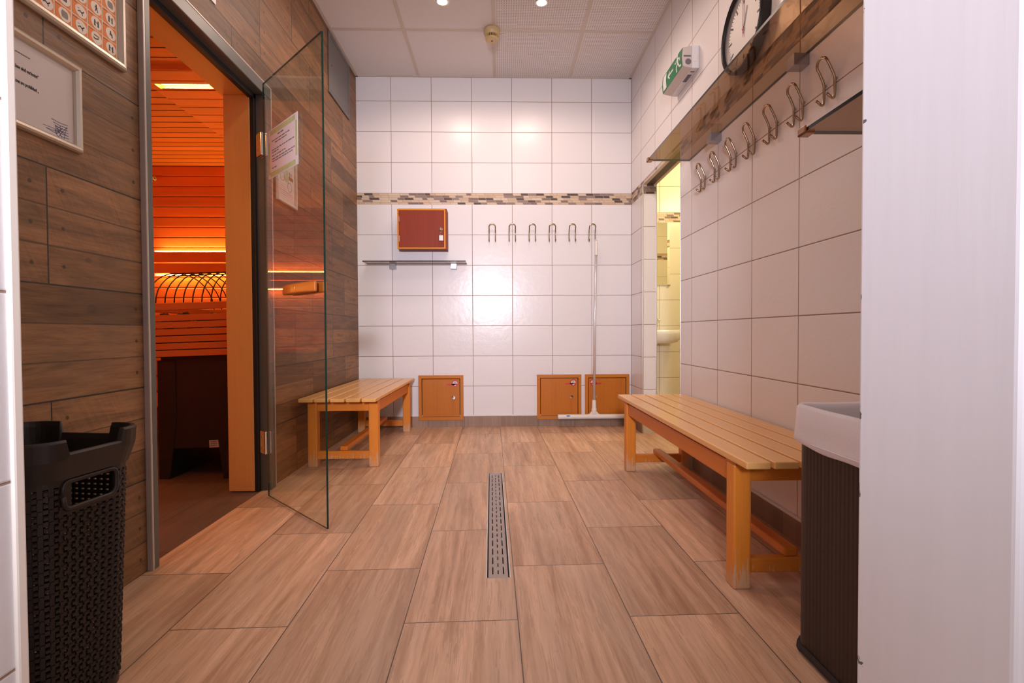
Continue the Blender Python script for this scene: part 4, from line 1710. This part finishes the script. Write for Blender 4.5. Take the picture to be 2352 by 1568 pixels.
# ------------------------------------------------------------------ floor drain
dn = thing('floor_drain', (DX, DY, 0), 'long slotted steel floor drain set in the middle of the floor', 'drain', rot=(0, 0, FA))
bm = B()
w2, l2 = DWD / 2, DL / 2
for b4 in ((-w2, -w2 + .0022, -l2, l2), (w2 - .0022, w2, -l2, l2), (-w2, w2, -l2, -l2 + .0022), (-w2, w2, l2 - .0022, l2)):
    box(bm, *b4, -.03, .0008)
box(bm, -w2, w2, -l2, l2, -.034, -.03)
obj('channel', bm, M_DRAIN, dn, local=True)
bm = B()
gw, gl_ = w2 - .0065, l2 - .004
cols = [(-gw, -.0195, None), (-.0195, -.0155, 'L'), (-.0155, -.0018, None), (-.0018, .0018, 'S'), (.0018, .0155, None), (.0155, .0195, 'L'), (.0195, gw, None)]
for (a, b, k) in cols:
    if k is None:
        box(bm, a, b, -gl_, gl_, -.006, -.0022)
    else:
        n, ln = (16, .050) if k == 'L' else (23, .027)
        step = (2 * gl_ - .03) / n
        y = -gl_
        for i in range(n):
            c = -gl_ + .015 + step * (i + .5)
            box(bm, a, b, y, c - ln / 2, -.006, -.0022)
            y = c + ln / 2
        box(bm, a, b, y, gl_, -.006, -.0022)
obj('grate', bm, M_DRAIN, dn, local=True)
bm = B()
box(bm, -w2 + .003, w2 - .003, -l2 + .003, l2 - .003, -.0295, -.020)
obj('channel_floor', bm, M_INK, dn, local=True)

# ------------------------------------------------------------------ ceiling fittings
sd = thing('smoke_detector', (-.047, 3.386, ZC), 'yellowed round smoke detector on the ceiling grid', 'smoke detector')
bm = B()
lathe(bm, [(.055, 0), (.057, .006), (.056, .024), (.050, .036), (.047, .040)], (-.047, 3.386, ZC - .003), (0, 0, -1), 36)
obj('base', bm, M_YELLOWED, sd, smooth=False)
bm = B()
for i in range(18):
    a = 2 * PI * i / 18
    c = Vector((-.047 + .041 * math.cos(a), 3.386 + .041 * math.sin(a), ZC - .051))
    M_ = Matrix.Translation(c) @ Matrix.Rotation(a, 4, 'Z')
    box(bm, -.002, .003, -.0022, .0022, -.010, .010, 0, M_)
obj('cage', bm, M_YELLOWED, sd)
bm = B()
lathe(bm, [(.036, .038), (.036, .062)], (-.047, 3.386, ZC - .003), (0, 0, -1), 30)
obj('chamber', bm, plain('dark_mesh', (.10, .055, .02), .7), sd)
bm = B()
lathe(bm, [(.045, .058), (.046, .062), (.036, .070), (.010, .073)], (-.047, 3.386, ZC - .003), (0, 0, -1), 36)
cp_ = obj('cap', bm, M_YELLOWED, sd)
bm = B()
lathe(bm, [(.007, .073), (.006, .0742)], (-.047, 3.386, ZC - .003), (0, 0, -1), 14)
obj('indicator', bm, M_INK, cp_)
bm = B()
tube(bm, [(.008, 3.386, ZC - .028), (.030, 3.38, ZC - .026), (.030, 3.37, ZC - .034), (.008, 3.378, ZC - .034)], .0014, 6)
obj('wire_clip', bm, M_STEEL, sd)

for i, (x, y) in enumerate(DOWNLIGHTS):
    if i > 1:
        continue
    dl_ = thing('downlight', (x, y, ZC), 'glowing recessed ceiling spotlight in a %s ceiling panel' % ('plain' if i == 0 else 'perforated'), 'ceiling light', 'ceiling downlights')
    bm = B()
    n = 32
    prev = None
    for r_, h in ((.030, .001), (.031, .006), (.041, .006), (.043, .001)):
        cur = ring(bm, Vector((x, y, ZC - h)), Vector((1, 0, 0)), Vector((0, 1, 0)), r_, n)
        if prev:
            bridge(bm, prev, cur)
        prev = cur
    obj('bezel', bm, M_ALU, dl_, smooth=True)
    bm = B()
    lathe(bm, [(.029, .0005), (.026, .004), (.012, .006)], (x, y, ZC), (0, 0, -1), 28)
    obj('bulb', bm, M_BULB, dl_)

# ------------------------------------------------------------------ escape sign
ex = thing('exit_sign', (XR, 2.80, 2.24), 'green escape route sign light with running figure and arrow high on the right wall', 'exit sign')
ey0, ey1, ez0, ez1 = 2.640, 2.965, 2.222, 2.345
bm = B()
box(bm, XR - .040, XR - .0005, ey0, ey1, ez0, ez1)
hs = obj('housing', bm, M_WHITE_PL, ex, bevel=.003)
bm = B()
box(bm, XR - .030, XR - .014, ey0 - .002, ey0 + .003, ez0 + .035, ez0 + .068)
obj('latch', bm, M_CREAM_PL, hs, bevel=.001)
bm = B()
box(bm, XR - .036, XR - .014, ey0 + .07, ey0 + .15, ez0 - .0015, ez0 + .002)
box(bm, XR - .034, XR - .012, ey0 + .035, ey0 + .042, ez0 - .002, ez0 + .002)
obj('vent', bm, M_INK_GREY, hs)
bm = B()
prism(bm, [(0, ez0 + .001), (.050, ez0 + .012), (.055, (ez0 + ez1) / 2), (.050, ez1 - .012), (0, ez1 - .001)], (XR - .040, ey0 + .003, 0), (-1, 0, 0), (0, 0, 1), (0, 1, 0), ey1 - ey0 - .006)
obj('lens', bm, plain('frosted_lens', (.60, .52, .47), .25, 0, .03), ex, bevel=.002)
bm = B()
cyl(bm, (XR - .060, ey0 + .001, ez0 + .035), (XR - .060, ey0 + .004, ez0 + .035), .016, n=20)
box(bm, XR - .085, XR - .045, ey0 + .0012, ey0 + .0035, ez0 + .062, ez0 + .070)
obj('end_lamp', bm, M_INK_GREY, ex)
# curved green face (follows the lens front)
bm = B()


def face_pt(y, z, off):
    zc = (ez0 + ez1) / 2
    hz = (ez1 - ez0) / 2 - .012
    return Vector((XR - .040 - .050 - .005 * (1 - min(1, abs(z - zc) / hz)) - off, y, z))


def on_face(bm, poly, off, mat=0):
    vs = [bm.verts.new(face_pt(y, z, off)) for y, z in poly]
    f = bm.faces.new(vs)
    f.material_index = mat
    r = bmesh.ops.extrude_face_region(bm, geom=[f])
    for v in r['geom']:
        if isinstance(v, bmesh.types.BMVert):
            v.co.x += .0006


zc = (ez0 + ez1) / 2
for zz0, zz1 in ((ez0 + .012, zc), (zc, ez1 - .012)):
    on_face(bm, [(ey0 + .004, zz0), (ey1 - .004, zz0), (ey1 - .004, zz1), (ey0 + .004, zz1)], .0016)
gf = obj('green_face', bm, M_GREEN, ex)
bm = B()


def st2(pts, w):
    for (a0, b0), (a1, b1) in zip(pts, pts[1:]):
        L_ = math.hypot(a1 - a0, b1 - b0)
        nx, ny = -(b1 - b0) / L_ * w / 2, (a1 - a0) / L_ * w / 2
        on_face(bm, [(a0 + nx, b0 + ny), (a0 - nx, b0 - ny), (a1 - nx, b1 - ny), (a1 + nx, b1 + ny)], .003)


# doorway block
for zz0, zz1 in ((ez0 + .020, zc), (zc, ez1 - .020)):
    on_face(bm, [(ey1 - .075, zz0), (ey1 - .022, zz0), (ey1 - .022, zz1), (ey1 - .075, zz1)], .003)
# arrow pointing to the doorway (+Y)
st2([(2.770, zc), (2.855, zc)], .010)
st2([(2.830, zc + .020), (2.856, zc), (2.830, zc - .020)], .009)
# running figure
ry = 2.705
on_face(bm, [(ry + .012 + .0095 * math.cos(a), zc + .040 + .0095 * math.sin(a)) for a in [2 * PI * i / 14 for i in range(14)]], .003)
st2([(ry + .006, zc + .028), (ry - .006, zc - .006)], .016)
st2([(ry + .004, zc + .022), (ry + .032, zc + .010), (ry + .042, zc + .020)], .0075)
st2([(ry + .002, zc + .022), (ry - .026, zc + .014), (ry - .034, zc - .004)], .0075)
st2([(ry - .006, zc - .004), (ry + .020, zc - .018), (ry + .018, zc - .044)], .010)
st2([(ry - .008, zc - .006), (ry - .022, zc - .030), (ry - .046, zc - .036)], .010)
obj('pictogram', bm, M_WHITE_PL, gf)

# ------------------------------------------------------------------ wall clock
CKY, CKZ, CR = 2.112, 2.105, .180
ck = thing('wall_clock', (XR, CKY, CKZ), 'round wall clock with black rim and white dial above the long glass shelf', 'clock')
bm = B()
prev = None
for r_, h in ((CR - .004, 0), (CR, .004), (CR, .034), (CR - .004, .042), (CR - .010, .044), (CR - .014, .040), (CR - .016, .026)):
    cur = ring(bm, Vector((XR - .0005 - h, CKY, CKZ)), Vector((0, 1, 0)), Vector((0, 0, 1)), r_, 72)
    if prev:
        bridge(bm, prev, cur)
    else:
        bm.faces.new(cur)
    prev = cur
obj('rim', bm, M_BLACK, ck, smooth=False)
bm = B()
prev = None
for r_, h in ((CR - .016, .028), (CR - .040, .022)):
    cur = ring(bm, Vector((XR - h, CKY, CKZ)), Vector((0, 1, 0)), Vector((0, 0, 1)), r_, 72)
    if prev:
        bridge(bm, prev, cur)
    prev = cur
obj('chapter_ring', bm, plain('grey_inner_ring', (.20, .18, .17), .5), ck, smooth=True)
bm = B()
cyl(bm, (XR - .010, CKY, CKZ), (XR - .022, CKY, CKZ), CR - .040, n=72)
fc = obj('dial', bm, plain('dial_white', (.66, .62, .58), .5, 0, .02), ck)
bm = B()
sh = Sheet(bm, (XR - .022, CKY, CKZ), (0, -1, 0), (0, 0, 1), (-1, 0, 0))
R0 = CR - .042
for i in range(60):
    a = 2 * PI * i / 60
    s_, c_ = math.sin(a), math.cos(a)
    if i % 5 == 0:
        sh.line([((R0 - .026) * s_, (R0 - .026) * c_), (R0 * s_, R0 * c_)], .0085)
    else:
        sh.line([((R0 - .009) * s_, (R0 - .009) * c_), (R0 * s_, R0 * c_)], .0028)
obj('hour_mark', bm, M_INK, fc)
for nm, a, ln, w, tail, mat in (('hour_hand', math.radians(21), .085, .0050, .018, M_INK_GREY), ('minute_hand', math.radians(-1), .122, .0040, .018, M_INK_GREY), ('second_hand', math.radians(2), .118, .0016, -.0, M_RED)):
    bm = B()
    sh = Sheet(bm, (XR - .0225, CKY, CKZ), (0, -1, 0), (0, 0, 1), (-1, 0, 0))
    hh = {'hour_hand': .002, 'minute_hand': .0035, 'second_hand': .005}[nm]
    sh.line([(-math.sin(a) * tail, -math.cos(a) * tail), (math.sin(a) * ln, math.cos(a) * ln)], w, hh, .0006)
    if nm == 'second_hand':
        sh.line([(0, 0), (-math.sin(a) * .032, -math.cos(a) * .032)], .005, hh, .0006)
        sh.ell(0, 0, .006, .006, hh, .002)
    obj(nm, bm, mat, ck)

# ------------------------------------------------------------------ washroom fittings
sk_ = thing('wash_basin', (1.53, 4.64, .68), 'small white ceramic hand basin in the yellow-lit washroom', 'basin')
bm = B()
prev = None
n = 40


def oval(cx, cy, a, b, z):
    out = []
    for i in range(n):
        t_ = 2 * PI * i / n
        x = math.copysign(abs(math.cos(t_)) ** .38, math.cos(t_)) * a
        y = math.copysign(abs(math.sin(t_)) ** .7, math.sin(t_)) * b
        out.append(bm.verts.new((cx + x, min(cy + y, 4.638), z)))
    return out


for a, b, z in ((.09, .07, .672), (.155, .11, .685), (.178, .132, .715), (.185, .140, .76), (.186, .142, .798), (.172, .128, .799), (.160, .115, .77), (.12, .085, .73), (.02, .02, .725)):
    cur = oval(1.492, 4.64 - .145, a, b, z)
    if prev:
        bridge(bm, prev, cur)
    else:
        bm.faces.new(cur[::-1])
    prev = cur
bm.faces.new(prev)
obj('bowl', bm, M_CERAMIC, sk_, smooth=True)
bm = B()
cyl(bm, (1.492, 4.60, .798), (1.492, 4.60, .90), .018, n=18)
tube(bm, rounded([(1.492, 4.60, .89), (1.492, 4.56, .905), (1.492, 4.50, .885)], .02), .010, 12)
obj('tap', bm, M_CHROME, sk_, smooth=True)
mr = thing('wall_mirror', (1.45, 4.64, 1.23), 'frameless mirror above the basin in the yellow-lit washroom', 'mirror')
bm = B()
box(bm, 1.20, 1.612, 4.628, 4.638, 1.23, 1.832)
obj('mirror_glass', bm, M_MIRROR, mr)
bm = B()
prism(bm, [(1.612, 4.628), (1.636, 4.634), (1.636, 4.638), (1.612, 4.638)], (0, 0, 1.23), (1, 0, 0), (0, 1, 0), (0, 0, 1), .602)
obj('bevelled_edge', bm, M_MIRROR, mr)
bm = B()
box(bm, 1.618, 1.640, 4.620, 4.638, 1.224, 1.236)
obj('clip', bm, M_STEEL, mr)

# ------------------------------------------------------------------ labels of the setting
for nm, (lb, ct) in {
    'floor': ('wood-look tiled floor running from the doorway to the white back wall', 'floor'),
    'floor.001': ('dark reddish tiled floor inside the sauna', 'floor'),
    'ceiling': ('suspended panel ceiling, plain panels on one half and perforated panels on the other', 'ceiling'),
    'ceiling.001': ('orange-lit board ceiling of the sauna', 'ceiling'),
    'ceiling.002': ('washroom ceiling hidden above the yellow-lit doorway', 'ceiling'),
    'wall_back': ('far white tiled wall with the red wooden cabinet and mosaic band', 'wall'),
    'wall_right': ('white tiled wall with the clock, long glass shelf and washroom doorway', 'wall'),
    'wall_left': ('brown wood-look tiled wall with the sauna doorway', 'wall'),
    'wall_front': ('white tiled wall edge beside the dark laundry basket, nearest the camera', 'wall'),
    'wall_washroom_back': ('yellow-lit tiled wall behind the washroom basin', 'wall'),
    'wall_washroom_right': ('tiled far side wall of the washroom, out of direct view', 'wall'),
    'wall_washroom_front': ('tiled washroom wall seen only in its mirror', 'wall'),
    'wall_washroom_left': ('tiled washroom wall beside the basin', 'wall'),
    'wall_sauna_back': ('red-lit boarded sauna wall behind the heater', 'wall'),
    'wall_sauna_left': ('boarded sauna wall seen only as a reflection in the glass door', 'wall'),
    'wall_sauna_front': ('boarded sauna wall hidden before the doorway', 'wall'),
    'wall_sauna_right': ('boarded inner face of the sauna doorway wall', 'wall'),
    'baseboard_back': ('wood-look skirting along the far white wall', 'skirting'),
    'baseboard_right': ('wood-look skirting behind the long bench', 'skirting'),
    'trim_1': ('beige metal grid rails between the ceiling panels', 'trim'),
    'trim_2': ('cream edge strip on the near white tiled wall corner', 'trim'),
    'trim_3': ('chipped white painted door frame filling one side of the view', 'door frame'),
    'trim_4': ('white sealant bead on top of the skirting', 'trim'),
    'trim_5': ('metal corner strips of the washroom doorway', 'trim'),
    'trim_6': ('metal floor strip in the washroom doorway', 'trim'),
    'trim_7': ('flat pale board soffit with the light slot in the sauna ceiling', 'trim'),
    'trim_8': ('grey metal frame of the sauna doorway', 'door frame'),
    'trim_9': ('pale outer lip around the grey sauna door frame', 'trim'),
    'trim_10': ('black rubber seal inside the grey sauna door frame', 'trim'),
    'trim_11': ('pale wooden upright lining of the sauna doorway', 'trim'),
    'trim_12': ('wooden head lining over the sauna doorway', 'trim'),
    'door_1': ('clear glass sauna door standing open beside the sauna doorway', 'door'),
}.items():
    o = bpy.data.objects.get(nm)
    if o is not None:
        tag(o, lb, ct)
